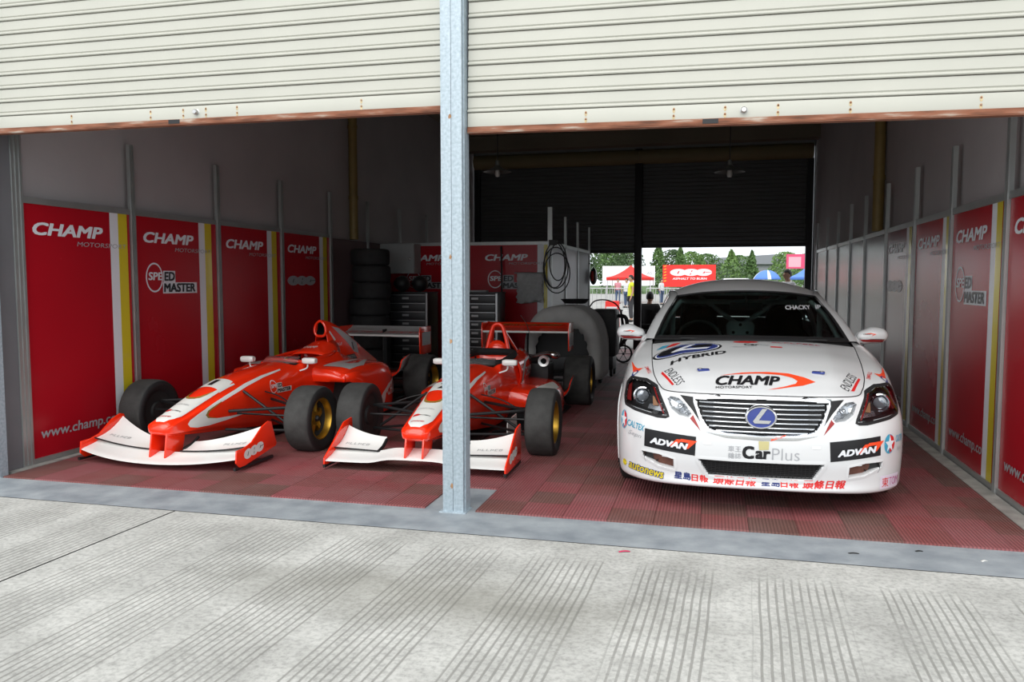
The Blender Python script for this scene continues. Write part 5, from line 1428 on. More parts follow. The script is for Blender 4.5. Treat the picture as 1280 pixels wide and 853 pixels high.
        for s_ in (2.50, 3.42):
            i = min(range(len(top)), key=lambda k: abs(top[k].y - s_)); p = top[i]; q = Vector((sg * .796, s_, .965))
            MB().tube([p + Vector((-sg * .02, 0, 0)), (p + q) / 2 + Vector((-sg * .02, 0, 0)), q + Vector((-sg * .03, 0, 0))], .018, 6).build('door_pillar', m_black_plastic, root)
    RW = coons(rback, [(-.655, 4.12, 1.035), (0, 4.20, 1.045), (.655, 4.12, 1.035)], [(-.515, 3.38, 1.280), (-.60, 3.80, 1.13), (-.655, 4.12, 1.035)], [(.515, 3.38, 1.280), (.60, 3.80, 1.13), (.655, 4.12, 1.035)], 16, 10)
    MB().grid(RW).build('rear_window', m_ws, root)
    dk = coons([(-.70, 4.10, 1.028), (0, 4.20, 1.046), (.70, 4.10, 1.028)], [(-.55, 4.58, 1.022), (-.35, 4.66, 1.024), (0, 4.68, 1.026), (.35, 4.66, 1.024), (.55, 4.58, 1.022)], [(-.70, 4.10, 1.028), (-.66, 4.35, 1.027), (-.55, 4.58, 1.022)], [(.70, 4.10, 1.028), (.66, 4.35, 1.027), (.55, 4.58, 1.022)], 12, 6)
    MB().grid(dk).build('boot_lid', m_body, root)
    # ---- door mirrors
    for sg in (1, -1):
        P = []
        c = Vector((sg * .885, 1.56, 1.022))
        ST_ = [(-.10, .30, .45), (-.085, .62, .7), (-.05, .88, .9), (0.0, 1.0, 1.0), (.05, .98, .98), (.085, .82, .88), (.105, .55, .65), (.115, .2, .3)]
        for dx, kz, ky in ST_:
            P.append([c + Vector((sg * dx, .070 * ky * math.cos(q) - .02 * (1 - ky), .062 * kz * math.copysign(abs(math.sin(q)) ** .8, math.sin(q)) + (-.014 if dx < -.04 else 0))) for q in [2 * math.pi * j / 20 for j in range(20)]])
        P = [list(r) for r in zip(*[spline(cl, 3) for cl in zip(*P)])]
        mb = MB().grid(P, cv=True); mb.add(P[0], [tuple(range(20))]); mb.add(P[-1], [tuple(range(20))])
        mr = mb.build('door_mirror', m_body, root, angle=60)
        MB().tube([c + Vector((-sg * .075, .0, -.03)), Vector((sg * .775, 1.54, .968))], [.030, .036], 10).build('mirror_arm', m_body, mr)
        mv = bvh_of([mr]); mm = caster(mv, lambda u, v: (u, 0, v), (0, 1, 0), .002)
        lay('swoosh', poly2d([[(c.x - .055, c.z + .010), (c.x - .01, c.z + .020), (c.x + .03, c.z + .012), (c.x - .005, c.z - .004), (c.x + .008, c.z + .010)]]), mm, m_orange_print, mr, .015, None, FR)
        lay('lettering', text2d('CHAMP', c.x - .06, c.z + .004, .05, .010, .02, .2), mm, m_black_print, mr, .015, None, FR)
        lay('repeater', poly2d([[(c.x - .085, c.z - .030), (c.x + .085, c.z - .030), (c.x + .075, c.z - .046), (c.x - .06, c.z - .046)]]), mm, m_red_lens, mr, .015, None, FR)
        lay('repeater_trim', poly2d([[(c.x - .085, c.z - .022), (c.x + .088, c.z - .022), (c.x + .085, c.z - .030), (c.x - .085, c.z - .030)]]), mm, m_reflector, mr, .015, None, FR)
    # ---- cabin: floor, dash, cage, seats
    MB().rbox(-.82, .82, 1.30, 4.5, .22, .26).rbox(-.80, .80, 1.28, 1.32, .24, .94).build('cabin_floor', m_dark_in, root)
    MB().prism([(1.30, .70), (1.28, .955), (1.42, .985), (1.72, .965), (1.78, .90), (1.74, .70)], 'yz', -.70, .70).build('dashboard', m_dark_in, root, bevel=.02)
    for sg in (1, -1):
        se = MB(); cx_ = sg * .36
        P = [[(cx_ + w_ * math.cos(q), s_ + d_ * abs(math.sin(q)) * -.0 + .06 * math.cos(q) ** 2 * -1, z_) for q in [math.pi * j / 10 for j in range(11)]] for w_, s_, z_, d_ in ((.24, 2.38, .45, 0), (.25, 2.44, .70, 0), (.25, 2.50, .90, 0), (.16, 2.54, 1.02, 0), (.15, 2.56, 1.14, 0), (.10, 2.57, 1.20, 0))]
        se.grid(P); st = se.build('bucket_seat', m_seat_cloth, root, thick=.05)
        MB().prism([(1.98, .40), (1.96, .50), (2.40, .44), (2.42, .36)], 'yz', cx_ - .24, cx_ + .24).build('seat_base', m_seat_cloth, root, bevel=.03)
    stw = [(-.36 + .18 * math.cos(q), 1.82 + .06 * math.sin(q), .93 + .165 * math.sin(q)) for q in [2 * math.pi * k / 28 for k in range(28)]]
    MB().tube(stw, .015, 8, closed=True).tube([(-.53, 1.82, .93), (-.19, 1.82, .93)], .014, 6).tube([(-.36, 1.82, .93), (-.36, 1.70, .88)], .025, 8).build('steering_wheel', m_black_plastic, root)
    cage = MB()
    def bar(pts, r=.021): cage.tube(spline(pts, 4) if len(pts) > 2 else pts, r, 10)
    bar([(-.66, 2.62, .26), (-.66, 2.62, .85), (-.58, 2.62, 1.18), (-.50, 2.62, 1.29), (-.40, 2.62, 1.315), (.40, 2.62, 1.315), (.50, 2.62, 1.29), (.58, 2.62, 1.18), (.66, 2.62, .85), (.66, 2.62, .26)])
    for sg in (1, -1):
        bar([(sg * .70, 1.50, .30), (sg * .69, 1.50, .85), (sg * .625, 1.72, 1.10), (sg * .52, 2.05, 1.255), (sg * .52, 2.35, 1.29), (sg * .50, 2.62, 1.29)])
        bar([(sg * .60, 2.05, .26), (sg * .575, 1.93, 1.17)]); bar([(sg * .40, 2.62, 1.315), (0, 2.66, 1.02)]); bar([(sg * .62, 2.62, .55), (0, 2.66, .98)])
        bar([(sg * .50, 2.62, 1.28), (sg * .55, 3.55, .75)])
    bar([(-.52, 2.05, 1.255), (.52, 2.05, 1.255)])
    cg = cage.build('roll_cage', m_cage, root)
    MB().prism([(-.112, .935), (.112, .935), (.125, 1.03), (.10, 1.065), (-.10, 1.065), (-.125, 1.03)], 'xz', 2.60, 2.612).build('gusset_plate', m_cage, root)
    for x_, z_ in ((0, 1.035), (-.06, .965), (.06, .965)):
        MB().lathe([(0, 0), (.014, 0)], 'y', (x_, 2.5985, z_), 14).build('gusset_hole', m_black_print, root)
    MB().box((0, 1.80, 1.225), (.25, .03, .065)).tube([(0, 1.80, 1.25), (0, 1.86, 1.31)], .01, 6).build('cabin_mirror', m_black_plastic, root, bevel=.012)
    # ---- wheels
    for s0 in (.93, 3.78):
        for sg in (1, -1):
            c = (sg * .78, s0, .318)
            mb = MB().lathe(tyre_profile(.318, .235, .225), 'x', c, 40)
            ty = mb.build('tyre', m_black_rubber, root, angle=50)
            MB().lathe([(.228, sg * .095), (.215, sg * .09), (.20, sg * .03), (.05, sg * .05), (0, sg * .06)], 'x', c, 30).build('wheel_rim', m_dark_metal, ty)
    return root
saloon('white race saloon with sponsor stickers and grilles, parked nose out', (.29, 4.87, -.019))
# ================================================================== INSIDE THE GARAGE, BACK PART
YP = 12.0; XP = -2.42
m_white_panel = M('white_panel', (0.42, 0.41, 0.44), 0.4, var=0.05, scale=2)
m_dark_panel = M('dark_panel', (0.06, 0.06, 0.065), 0.5, var=0.1, scale=2)
mb = MB().rbox(XL - 0.05, XP - 0.02, YP + 0.012, YP + 0.03, 0.05, 1.98)
wp = mb.build('wall_partition', m_dark_panel); struct(wp, 'low partition of red display panels across the back left of the garage', 'wall')
def front_panel(x0, x1):
    p = MB().rbox(x0, x1, YP, YP + 0.012, 0.055, 1.985).build('panel', m_panel_red, wp)
    f = lambda o: (lambda u, v: Vector((x0 + u, YP - o, v)))
    R4 = lambda a, b, c, d: poly2d([[(a, c), (b, c), (b, d), (a, d)]])
    fn = (0, -1, 0)
    lay('white_stripe', R4(1.07, 1.17, .055, 1.985), f(.0015), m_white_print, p, flipn=fn)
    lay('yellow_stripe', R4(1.17, min(1.27, x1 - x0 - .003), .055, 1.985), f(.0015), m_yellow_print, p, flipn=fn)
    lay('lettering', champ(.24, .92, 1.745, 1.845), f(.003), m_white_print, p, flipn=fn)
    lay('lettering', text2d('MOTORSPORT', .62, 1.685, .55, .035, 0, .15), f(.003), m_grey_print, p, flipn=fn)
    ring, plate, sp_, bl = speed_logo(.40, 1.46)
    lay('logo_ring', ring, f(.003), m_white_print, p, flipn=fn); lay('logo_plate', plate, f(.0022), m_grey_print, p, flipn=fn)
    lay('lettering', sp_, f(.003), m_white_print, p, flipn=fn); lay('lettering', bl, f(.0038), m_black_print, p, flipn=fn)
front_panel(-5.03, -3.755); front_panel(-3.685, XP - 0.02)
MB().rbox(XL, XP, YP - 0.01, YP + 0.02, 1.985, 2.035).build('top_rail', m_post, wp)
MB().rbox(XL, XP, YP - 0.01, YP + 0.02, 0.0, 0.055).build('bottom_rail', m_post, wp)
for x in (-3.72, XP): MB().rbox(x - 0.034, x + 0.034, YP - 0.018, YP + 0.02, 0, 2.55).build('post', m_post, wp)
ys = [12.05, 13.30, 14.55, 15.95]
for i in range(3):
    p = MB().rbox(XP - 0.012, XP, ys[i] + 0.03, ys[i + 1] - 0.03, 0.055, 1.985).build('panel', [m_white_panel, m_white_panel, m_dark_panel][i], wp)
    MB().rbox(XP - 0.018, XP + 0.012, ys[i] + 0.03, ys[i + 1] - 0.03, 1.985, 2.035).build('top_rail', m_post, wp)
    MB().rbox(XP - 0.018, XP + 0.018, ys[i + 1] - 0.034, ys[i + 1] + 0.034, 0, 2.5).build('post', m_post, wp)

# ---- stack of slick tyres by the left wall
m_tyre_dark = M('stored_tyre', (0.022, 0.022, 0.023), 0.8, var=0.3, scale=10)
ordn = ['bottom', 'second from the bottom', 'third from the bottom', 'fourth from the bottom', 'fourth from the top', 'third from the top', 'second from the top', 'topmost']
base = None; random.seed(3)
for k in range(8):
    r = .285 if k < 5 else .272
    prof = [(a_, b_ + .117) for a_, b_ in tyre_profile(r, .232, .172)]
    o = MB().lathe(prof, 'z', (0, 0, 0), 36, closed=True).build('racing_slick', m_tyre_dark, angle=50)
    o.location = (-4.72 + random.uniform(-.02, .02), 10.55 + random.uniform(-.02, .02), .014 + k * .2335)
    tag(o, 'black slick tyre lying flat in the stack by the left wall, ' + ordn[k], 'tyre', 'stacked slick tyres')

# ---- black tool cabinets with silver edges
m_cab = M('cabinet_black', (0.018, 0.018, 0.02), 0.4)
m_cab_edge = M('cabinet_edge', (0.42, 0.43, 0.44), 0.35, 0.8)
m_plate = M('drawer_plate', (0.30, 0.30, 0.30), 0.4, 0.6)
def tool_cabinet(label, x0, x1, y0, y1, h, nd):
    t = thing('tool_cabinet', label, 'cabinet', ((x0 + x1) / 2, y0, 0.013), 0, 'black tool cabinets')
    w = (x1 - x0) / 2; d = y1 - y0
    MB().rbox(-w, w, .02, d, .10, h).build('body', m_cab, t, bevel=.006)
    for sg in (-1, 1): MB().rbox(sg * w - .012, sg * w + .012, -.004, .022, .10, h + .004).build('edge_strip', m_cab_edge, t)
    MB().rbox(-w - .01, w + .01, -.006, d, h, h + .018).build('top_tray', m_cab, t, bevel=.004)
    dh = (h - .13) / nd
    for k in range(nd):
        z0 = .115 + k * dh
        dr = MB().rbox(-w + .02, w - .02, 0, .02, z0 + .006, z0 + dh - .006).build('drawer', m_cab, t, bevel=.003)
        MB().rbox(-w + .02, w - .02, -.004, .002, z0 + dh - .012, z0 + dh - .004).build('drawer_lip', m_cab_edge, dr)
        MB().rbox(-.05, .05, -.003, .0, z0 + dh * .42, z0 + dh * .66).build('label_plate', m_plate, dr)
    for sx in (-1, 1):
        for sy in (.07, d - .07): MB().lathe([(0, -.012), (.045, -.012), (.05, 0), (.045, .012), (0, .012)], 'x', (sx * (w - .07), sy, .05), 16).build('castor', m_black_rubber, t)
    return t
tool_cabinet('black drawer cabinet in front of the red partition, under the white wall cupboard', -4.68, -4.03, 10.95, 11.45, 1.24, 9)
tool_cabinet('black drawer cabinet in front of the red partition, beside the hanging towel', -3.62, -2.98, 10.95, 11.45, 1.24, 9)
# helmets and a box on the first cabinet
m_helm = M('helmet_dark', (0.02, 0.02, 0.022), 0.3, coat=0.3)
for x, lb in ((-4.50, 'dark crash helmet on the tool cabinet, the one nearer the tyre stack'), (-4.22, 'dark crash helmet on the tool cabinet, the one nearer the steel post')):
    h_ = thing('crash_helmet', lb, 'helmet', (x, 11.2, 1.273), 0, 'helmets on the tool cabinet')
    MB().ball((0, 0, .12), (.115, .14, .12), 20, 14).build('shell', m_helm, h_)
    MB().lathe([(.118, .10), (.121, .13), (.112, .165)], 'z', (0, -.022, 0), 20, a0=R(190), a1=R(350)).build('visor', m_black_plastic, h_)
o = MB().rbox(-3.40, -3.16, 11.05, 11.2, 1.273, 1.30).build('folded_rag', M('rag_white', (.35, .35, .36), .9), bevel=.01); tag(o, 'small pale rag lying on the tool cabinet beside the towel', 'rag')
# white wall cupboard
cb = thing('wall_cupboard', 'white wall cupboard with a small knob above the black cabinet', 'cupboard', (-4.80, 11.98, 1.55))
m_cup = M('cupboard_white', (0.36, 0.37, 0.37), 0.5)
MB().rbox(-.30, .30, -.28, 0, 0, .46).build('body', m_cup, cb)
d_ = MB().rbox(-.295, .295, -.30, -.282, .005, .455).build('door', m_cup, cb, bevel=.003)
MB().ball((.24, -.315, .22), .022, 12, 8).build('knob', m_chrome, d_)
# towel over a peg rail
tw = thing('towel', 'pale grey towel hanging on the red partition', 'towel', (-2.72, 11.90, 1.10))
P = []
for i in range(19):
    u = i / 18; P.append([(-.20 + .40 * u + .015 * math.sin(v * 3), .05 - .025 * math.sin(u * 17 + v) * (.3 + .7 * v / 10 * 1.0) - .02, .45 - .045 * v - .012 * math.sin(u * 6) * (v / 10)) for v in range(11)])
m_towel = M('towel_cloth', (0.40, 0.40, 0.40), 0.95, var=0.1, scale=20, sheen=.3)
MB().grid(P).build('cloth', m_towel, tw, thick=.008)
MB().tube([(-.24, .03, .455), (.24, .03, .455)], .010, 8).build('rail', m_post, tw)
# brooms leaning on the partition
for x, z1, lb in ((-3.06, 1.95, 'black broom leaning on the red partition between cabinet and towel'),):
    b_ = thing('broom', lb, 'broom', (x, 11.62, 0.013), 0)
    MB().tube([(0, 0, .10), (-.12, .35, z1)], .014, 8).build('handle', m_black_plastic, b_)
    MB().prism([(-.15, 0.0), (.15, 0.0), (.11, .10), (-.11, .10)], 'xz', -.03, .03).build('bristles', m_black_rubber, b_)
# cable coil on the corner post
ck = thing('cable_coil', 'black cable coiled on the corner post of the partition', 'cable', (XP + .03, 11.93, 1.25))
mb = MB(); random.seed(5)
for k, (rx, cz, rz) in enumerate(((.16, .42, .34), (.19, .38, .31), (.20, .30, .30), (.13, .47, .28))):
    mb.tube([(.06 + .02 * k + rx * math.cos(q), -.03 - .012 * k, cz + rz * math.sin(q)) for q in [2 * math.pi * j / 26 for j in range(26)]], .009, 6, closed=True)
    mb.v = mb.v
mb.rbox(-.02, .10, -.07, -.02, .72, .80)
mb.build('loops', m_black_plastic, ck)

# ---- draped engine cover on a pit trolley
tr = thing('pit_trolley', 'black trolley with a domed cover under a grey dust cloth, behind the second racing car', 'trolley', (-1.92, 10.35, 0.013))
MB().rbox(-.50, .50, 0, .75, .16, .42).build('frame', m_dark_metal, tr, bevel=.02)
for sx in (-1, 1):
    for sy in (.1, .65): MB().lathe([(0, -.02), (.07, -.02), (.08, 0), (.07, .02), (0, .02)], 'x', (sx * .42, sy, .08), 18).build('castor', m_black_rubber, tr)
P = []
for s_, k_ in ((0, .9), (.03, 1.0), (.4, 1.0), (.72, 1.0), (.75, .9)):
    P.append([(.44 * k_ * math.copysign(abs(math.cos(q)) ** .7, math.cos(q)), s_, .42 + .62 * k_ * math.sin(q) ** .75) for q in [math.pi * j / 20 for j in range(21)]])
mb = MB().grid(P); mb.add(P[0], [tuple(range(21))]); mb.add(P[-1], [tuple(range(21))])
mb.build('domed_cover', m_carbon, tr, angle=50)
cl = thing('dust_cloth', 'grey dust cloth draped over the domed trolley', 'cloth', (-1.92, 10.35, .43))
P = []
for i in range(41):
    q = R(-14) + R(208) * i / 40; row_ = []
    fold = .5 + .5 * math.sin(i * 1.9); sn = math.sin(q); cs = math.copysign(abs(math.cos(q)) ** .75, math.cos(q))
    def pt(k, s_):
        if sn >= 0: return (.52 * k * cs, s_, .01 + .665 * k * sn ** .8 - (1 - k) * .15)
        return (.52 * k * math.copysign(1, math.cos(q)), s_, .01 + 1.2 * sn)
    for k, s_ in ((.66 + .04 * fold, -.035), (.80, -.045 - .02 * fold), (.92, -.03 - .02 * fold), (.985, 0), (1.0, .04), (1.0, .2), (1.0 + .012 * fold, .4), (1.0, .6), (1.0, .78)): row_.append(pt(k, s_))
    P.append(row_)
MB().grid(P).build('cloth', M('dust_cloth', (0.40, 0.40, 0.39), 0.95, var=.1, scale=6, sheen=.2), cl, thick=.006)
# shallow tray on top, and a black case behind
o = MB().lathe([(.0, 0), (.14, 0), (.19, .06), (.20, .062), (.15, .008)], 'z', (-1.83, 10.82, 1.125), 24).build('drip_tray', m_black_plastic); tag(o, 'black drip tray standing on the draped trolley', 'tray')
eq = thing('pit_generator', 'black generator box with pipes beside the draped trolley', 'generator', (-1.52, 11.75, .013))
MB().rbox(-.25, .14, 0, .5, .30, 1.0).build('body', m_black_plastic, eq, bevel=.05)
MB().rbox(-.22, .10, .03, .47, .10, .30).build('engine', m_dark_metal, eq, bevel=.02)
for sx in (-.19, .07):
    for sy in (.08, .42): MB().lathe([(0, -.02), (.08, -.02), (.09, 0), (.08, .02), (0, .02)], 'x', (sx, sy, .09), 16).build('castor', m_black_rubber, eq)
MB().tube(spline([(-.30, .2, 1.0), (-.20, .2, 1.12), (0.0, .2, 1.13), (.16, .2, 1.02), (.24, .2, .72), (.26, .2, .35)], 5), .010, 8).build('hose', m_black_plastic, eq)
MB().tube(spline([(.14, .3, .9), (.26, .28, .86), (.27, .28, .60), (.18, .28, .45)], 4), .03, 8).build('exhaust', m_black_plastic, eq)
# small-wheeled scooter by the rear door
sc = thing('kick_scooter', 'small black scooter standing by the rear door opening', 'scooter', (-1.50, 13.9, .013), R(12))
for x_ in (0.0, -.72):
    MB().lathe([(.150, -.02), (.158, -.012), (.160, 0), (.158, .012), (.150, .02), (.128, .016), (.128, -.016)], 'y', (x_, 0, .160), 28, closed=True).build('tyre', m_black_rubber, sc)
    mb = MB()
    for k in range(6): mb.tube([(x_ + .02 * math.cos(k * math.pi / 3), 0, .16 + .02 * math.sin(k * math.pi / 3)), (x_ + .13 * math.cos(k * math.pi / 3), 0, .16 + .13 * math.sin(k * math.pi / 3))], .005, 5)
    mb.lathe([(0, -.03), (.022, -.03), (.022, .03), (0, .03)], 'y', (x_, 0, .16), 10); mb.build('spokes', m_dark_metal, sc)
MB().tube(spline([(-.72, 0, .16), (-.55, 0, .11), (-.2, 0, .11), (-.06, 0, .30), (-.02, 0, .62), (-.05, 0, .92)], 4), .020, 8).build('frame', m_black_plastic, sc)
MB().tube([(-.05, -.22, .92), (-.05, .22, .92)], .014, 8).build('handlebar', m_black_plastic, sc)
# helmet hung on the last partition post
hh = thing('crash_helmet', 'dark helmet with a red stripe hanging at the partition end', 'helmet', (XP + .10, 15.88, 1.38))
MB().ball((0, 0, .15), (.075, .12, .17), 18, 12).build('shell', m_helm, hh)
MB().lathe([(.078, .06), (.086, .13), (.085, .20), (.074, .25)], 'z', (0, -.035, 0), 14, a0=R(250), a1=R(285)).build('red_stripe', m_red_print, hh)
MB().tube([(0, 0, .31), (-.06, .02, .40), (-.10, .03, .40)], .008, 6).build('hook', m_dark_metal, hh)

# ---- pendant lamps, unlit
m_shade = M('lamp_shade', (0.13, 0.14, 0.13), 0.5, 0.2)
m_bulb = M('bulb_glass', (0.50, 0.50, 0.48), 0.3)
for x, zz, lb in ((.17, 2.78, 'unlit pendant lamp with flat metal shade above the white car'), (-2.84, 2.88, 'unlit pendant lamp with flat metal shade above the red partition')):
    l_ = thing('pendant_lamp', lb, 'lamp', (x, 10.5, zz), 0, 'pendant lamps')
    MB().tube([(0, 0, .16), (0, 0, ZC - zz)], .006, 6).build('cord', m_black_plastic, l_)
    MB().lathe([(.025, .16), (.03, .10), (.06, .07), (.18, .02), (.19, .01), (.175, .015), (.05, .06), (.02, .09)], 'z', (0, 0, 0), 24).build('lamp_shade', m_shade, l_)
    MB().lathe([(0, -.055), (.025, -.05), (.036, -.02), (.03, .02), (.02, .06)], 'z', (0, 0, 0), 14).build('bulb', m_bulb, l_)

# ---- scraps on the threshold
for x, y, w, mat, nm, lb in ((.735, 4.40, .055, m_black_rubber, 'rubber_scrap', 'long black rubber scrap on the grey threshold'), (1.075, 4.52, .04, m_black_rubber, 'rubber_scrap', 'short bent black scrap on the threshold near the mats'),
                         (-.43, 4.14, .06, M('pink_ribbon', (.6, .04, .12), .6), 'ribbon_scrap', 'pink ribbon scrap lying on the concrete before the threshold'), (1.36, 4.44, .035, M('paper_white', (.6, .6, .58), .8), 'paper_scrap', 'crumpled white paper bit on the threshold')):
    ang = random.uniform(-.6, .6)
    P = [[(x + w * (f - .5) * math.cos(ang) - k * math.sin(ang) * .01, y + w * (f - .5) * math.sin(ang) + k * .012, .004 + .004 * math.sin(f * 3.1)) for k in (-.5, .5)] for f in (0, .25, .5, .75, 1)]
    o = MB().grid(P).build(nm, mat, None, thick=.003); tag(o, lb, 'scrap')
# ================================================================== PEOPLE
def skin_obj(name, V, E_, rad, mat, parent, sub=1):
    me = bpy.data.meshes.new(name); me.from_pydata([tuple(v) for v in V], E_, [])
    o = bpy.data.objects.new(name, me); COL.objects.link(o); o.parent = parent
    md = o.modifiers.new('skin', 'SKIN'); md.use_smooth_shade = True
    lay_ = me.skin_vertices[0].data
    for i, r in enumerate(rad):
        lay_[i].radius = r if isinstance(r, tuple) else (r, r); lay_[i].use_root = (i == 0)
    s_ = o.modifiers.new('subd', 'SUBSURF'); s_.levels = sub; s_.render_levels = sub
    me.materials.append(mat)
    return o
def chain(V, E_, Rr, start, pts):
    i = start
    for p, r in pts:
        V.append(p); Rr.append(r); E_.append((i, len(V) - 1)); i = len(V) - 1
    return i
def person(label, loc, rz, J, shirt, trousers, hair, shoes, sleeves=.55, group=None):
    """J: joint positions; one continuous skin, clothes over it"""
    t = thing('person', label, 'person', loc, rz, group)
    V = [J['pelvis']]; E_ = []; Rr = [(.09, .07)]
    ch_ = chain(V, E_, Rr, 0, [(J['waist'], (.09, .07)), (J['chest'], (.11, .075)), (J['neck'], (.050, .050))])
    neck = ch_
    chain(V, E_, Rr, neck, [(J['head'], (.060, .065))])
    mid = Vector(J['chest'])
    for s in 'LR':
        sh, el, wr = Vector(J['sh' + s]), Vector(J['el' + s]), Vector(J['wr' + s])
        i = chain(V, E_, Rr, 2, [(sh, .045), (sh.lerp(el, .5), .043), (el, .038), (el.lerp(wr, .5), .034), (wr, .024)])
        d = (wr - el).normalized(); pal = wr + d * .06; a_ = Vector((0, 0, 1)) if abs(d.z) < .8 else Vector((0, 1, 0)); side = d.cross(a_).normalized()
        ip = chain(V, E_, Rr, i, [(pal, (.026, .018))])
        for k, l in enumerate((.060, .070, .065, .050)):
            b = pal + side * (.014 * (k - 1.5)); chain(V, E_, Rr, ip, [(b + d * l * .6, .008), (b + d * l + a_ * .012, .007)])
        chain(V, E_, Rr, i, [(wr + d * .03 + side * .030, .010), (wr + d * .06 + side * .042, .008)])
    for s in 'LR':
        hp, kn, an, to = (Vector(J[x + s]) for x in ('hp', 'kn', 'an', 'to'))
        chain(V, E_, Rr, 0, [(hp, .065), (hp.lerp(kn, .5), .058), (kn, .048), (kn.lerp(an, .4), .046), (an, .034), (to, (.035, .026))])
    skin_obj('body', V, E_, Rr, m_skin, t)
    # head with face
    hd = Vector(J['head']); fw = Vector(J.get('face', (0, -1, 0))).normalized(); lf = fw.cross(Vector((0, 0, 1))).normalized()
    mb = MB(); P = []
    for i in range(13):
        th = math.pi * i / 12; P.append([])
        for j in range(18):
            ph = 2 * math.pi * j / 18; z = math.cos(th); rr = math.sin(th)
            jaw = 1 - .22 * max(0, -z)
            P[-1].append(hd + lf * (.074 * rr * math.cos(ph) * jaw) + fw * (.092 * rr * math.sin(ph) * jaw + .012 * max(0, -z)) + Vector((0, 0, .045 + .118 * z)))
    mb.grid(P, cv=True)
    mb.ball(tuple(hd + fw * .098 + Vector((0, 0, .030))), (.012, .014, .022), 8, 6)
    for s_ in (1, -1): mb.ball(tuple(hd + lf * (.074 * s_) + Vector((0, 0, .035))), (.012, .018, .028), 8, 6)
    mb.build('head', m_skin, t)
    for s_ in (1, -1): MB().ball(tuple(hd + fw * .084 + lf * (.030 * s_) + Vector((0, 0, .052))), (.011, .010, .007), 8, 6).build('eye', m_black_print, t)
    MB().ball(tuple(hd + fw * .090 + Vector((0, 0, -.022))), (.024, .008, .007), 8, 6).build('mouth', M('lip', (.35, .12, .10), .5), t)
    P = []
    for i in range(8):
        th = math.pi * .60 * i / 7; P.append([])
        for j in range(20):
            ph = 2 * math.pi * j / 20; b = math.sin(ph)       # +1 towards the face
            th2 = th * (0.62 if b > .3 else 1.0); z = math.cos(th2); rr = math.sin(th2)
            P[-1].append(hd + lf * (.083 * rr * math.cos(ph)) + fw * (.100 * rr * b) + Vector((0, 0, .050 + .128 * z)))
    MB().grid(P, cv=True).build('hair', hair, t)
    # shirt
    V = [J['waist']]; E_ = []; Rr = [(.165, .140)]
    chain(V, E_, Rr, 0, [(Vector(J['pelvis']) + Vector((0, 0, .03)), (.170, .140))])
    c_ = chain(V, E_, Rr, 0, [(J['chest'], (.185, .145)), (Vector(J['neck']) + Vector((0, 0, -.03)), (.066, .064))])
    for s in 'LR':
        sh, el, wr = Vector(J['sh' + s]), Vector(J['el' + s]), Vector(J['wr' + s])
        pts = [(sh, .080), (sh.lerp(el, min(1, sleeves)), .068)]
        if sleeves > 1: pts += [(el, .052), (el.lerp(wr, sleeves - 1), .042)]
        chain(V, E_, Rr, 2, pts)
    skin_obj('shirt', V, E_, Rr, shirt, t)
    V = [Vector(J['pelvis'])]; E_ = []; Rr = [(.142, .115)]
    for s in 'LR':
        hp, kn, an = (Vector(J[x + s]) for x in ('hp', 'kn', 'an'))
        chain(V, E_, Rr, 0, [(hp, .100), (hp.lerp(kn, .5), .086), (kn, .070), (kn.lerp(an, .9), .058)])
    skin_obj('trousers', V, E_, Rr, trousers, t)
    for s in 'LR':
        an, to = Vector(J['an' + s]), Vector(J['to' + s])
        c = an.lerp(to, .45); c.z = .045
        d = to - an; yaw = math.atan2(d.y, d.x)
        mb = MB().ball((0, 0, 0), (.14, .048, .045), 14, 8)
        rt = Matrix.Rotation(yaw, 3, 'Z'); mb.v = [tuple(rt @ Vector(v) + c) for v in mb.v]
        mb.build('shoe', shoes, t)
    return t
m_skin = M('skin', (0.44, 0.25, 0.17), 0.6)
m_hair = M('black_hair', (0.010, 0.009, 0.009), 0.6)
m_yshirt = M('yellow_green_shirt', (0.62, 0.66, 0.04), 0.85)
m_trs = M('dark_trousers', (0.045, 0.045, 0.05), 0.9)
m_blk = M('black_clothes', (0.012, 0.012, 0.013), 0.9)
m_shoe = M('dark_shoes', (0.02, 0.02, 0.02), 0.6)
m_wshirt = M('white_shirt', (0.55, 0.55, 0.56), 0.85)
m_pshirt = M('pink_shirt', (0.50, 0.20, 0.24), 0.85)
m_jeans = M('jeans', (0.06, 0.09, 0.16), 0.9)
def standing(h=1.66, arm=0.0):
    k = h / 1.70
    J = dict(pelvis=(0, 0, .92), waist=(0, 0, 1.08), chest=(0, .01, 1.27), neck=(0, .01, 1.45), head=(0, -.01, 1.535), shL=(.175, .01, 1.38), shR=(-.175, .01, 1.38), elL=(.22, .03, 1.11), elR=(-.22, .03, 1.11),
             wrL=(.23, -.05 - arm, .88 + arm * .6), wrR=(-.23, -.05 - arm, .88 + arm * .6), hpL=(.095, 0, .86), hpR=(-.095, 0, .86), knL=(.10, -.01, .47), knR=(-.10, -.01, .47), anL=(.11, .02, .08), anR=(-.11, .02, .08), toL=(.13, -.14, .03), toR=(-.13, -.14, .03))
    return {a: tuple(c * k for c in b) for a, b in J.items()}
person('man in yellow-green shirt and dark trousers standing outside by the barriers', (-2.82, 28.5, 0), R(-75), standing(1.66), m_yshirt, m_trs, m_hair, m_shoe, .55)
person('man with short black hair in white shirt standing outside behind the white car', (1.58, 18.6, 0), R(-60), standing(1.69), m_wshirt, m_trs, m_hair, m_shoe, .5)
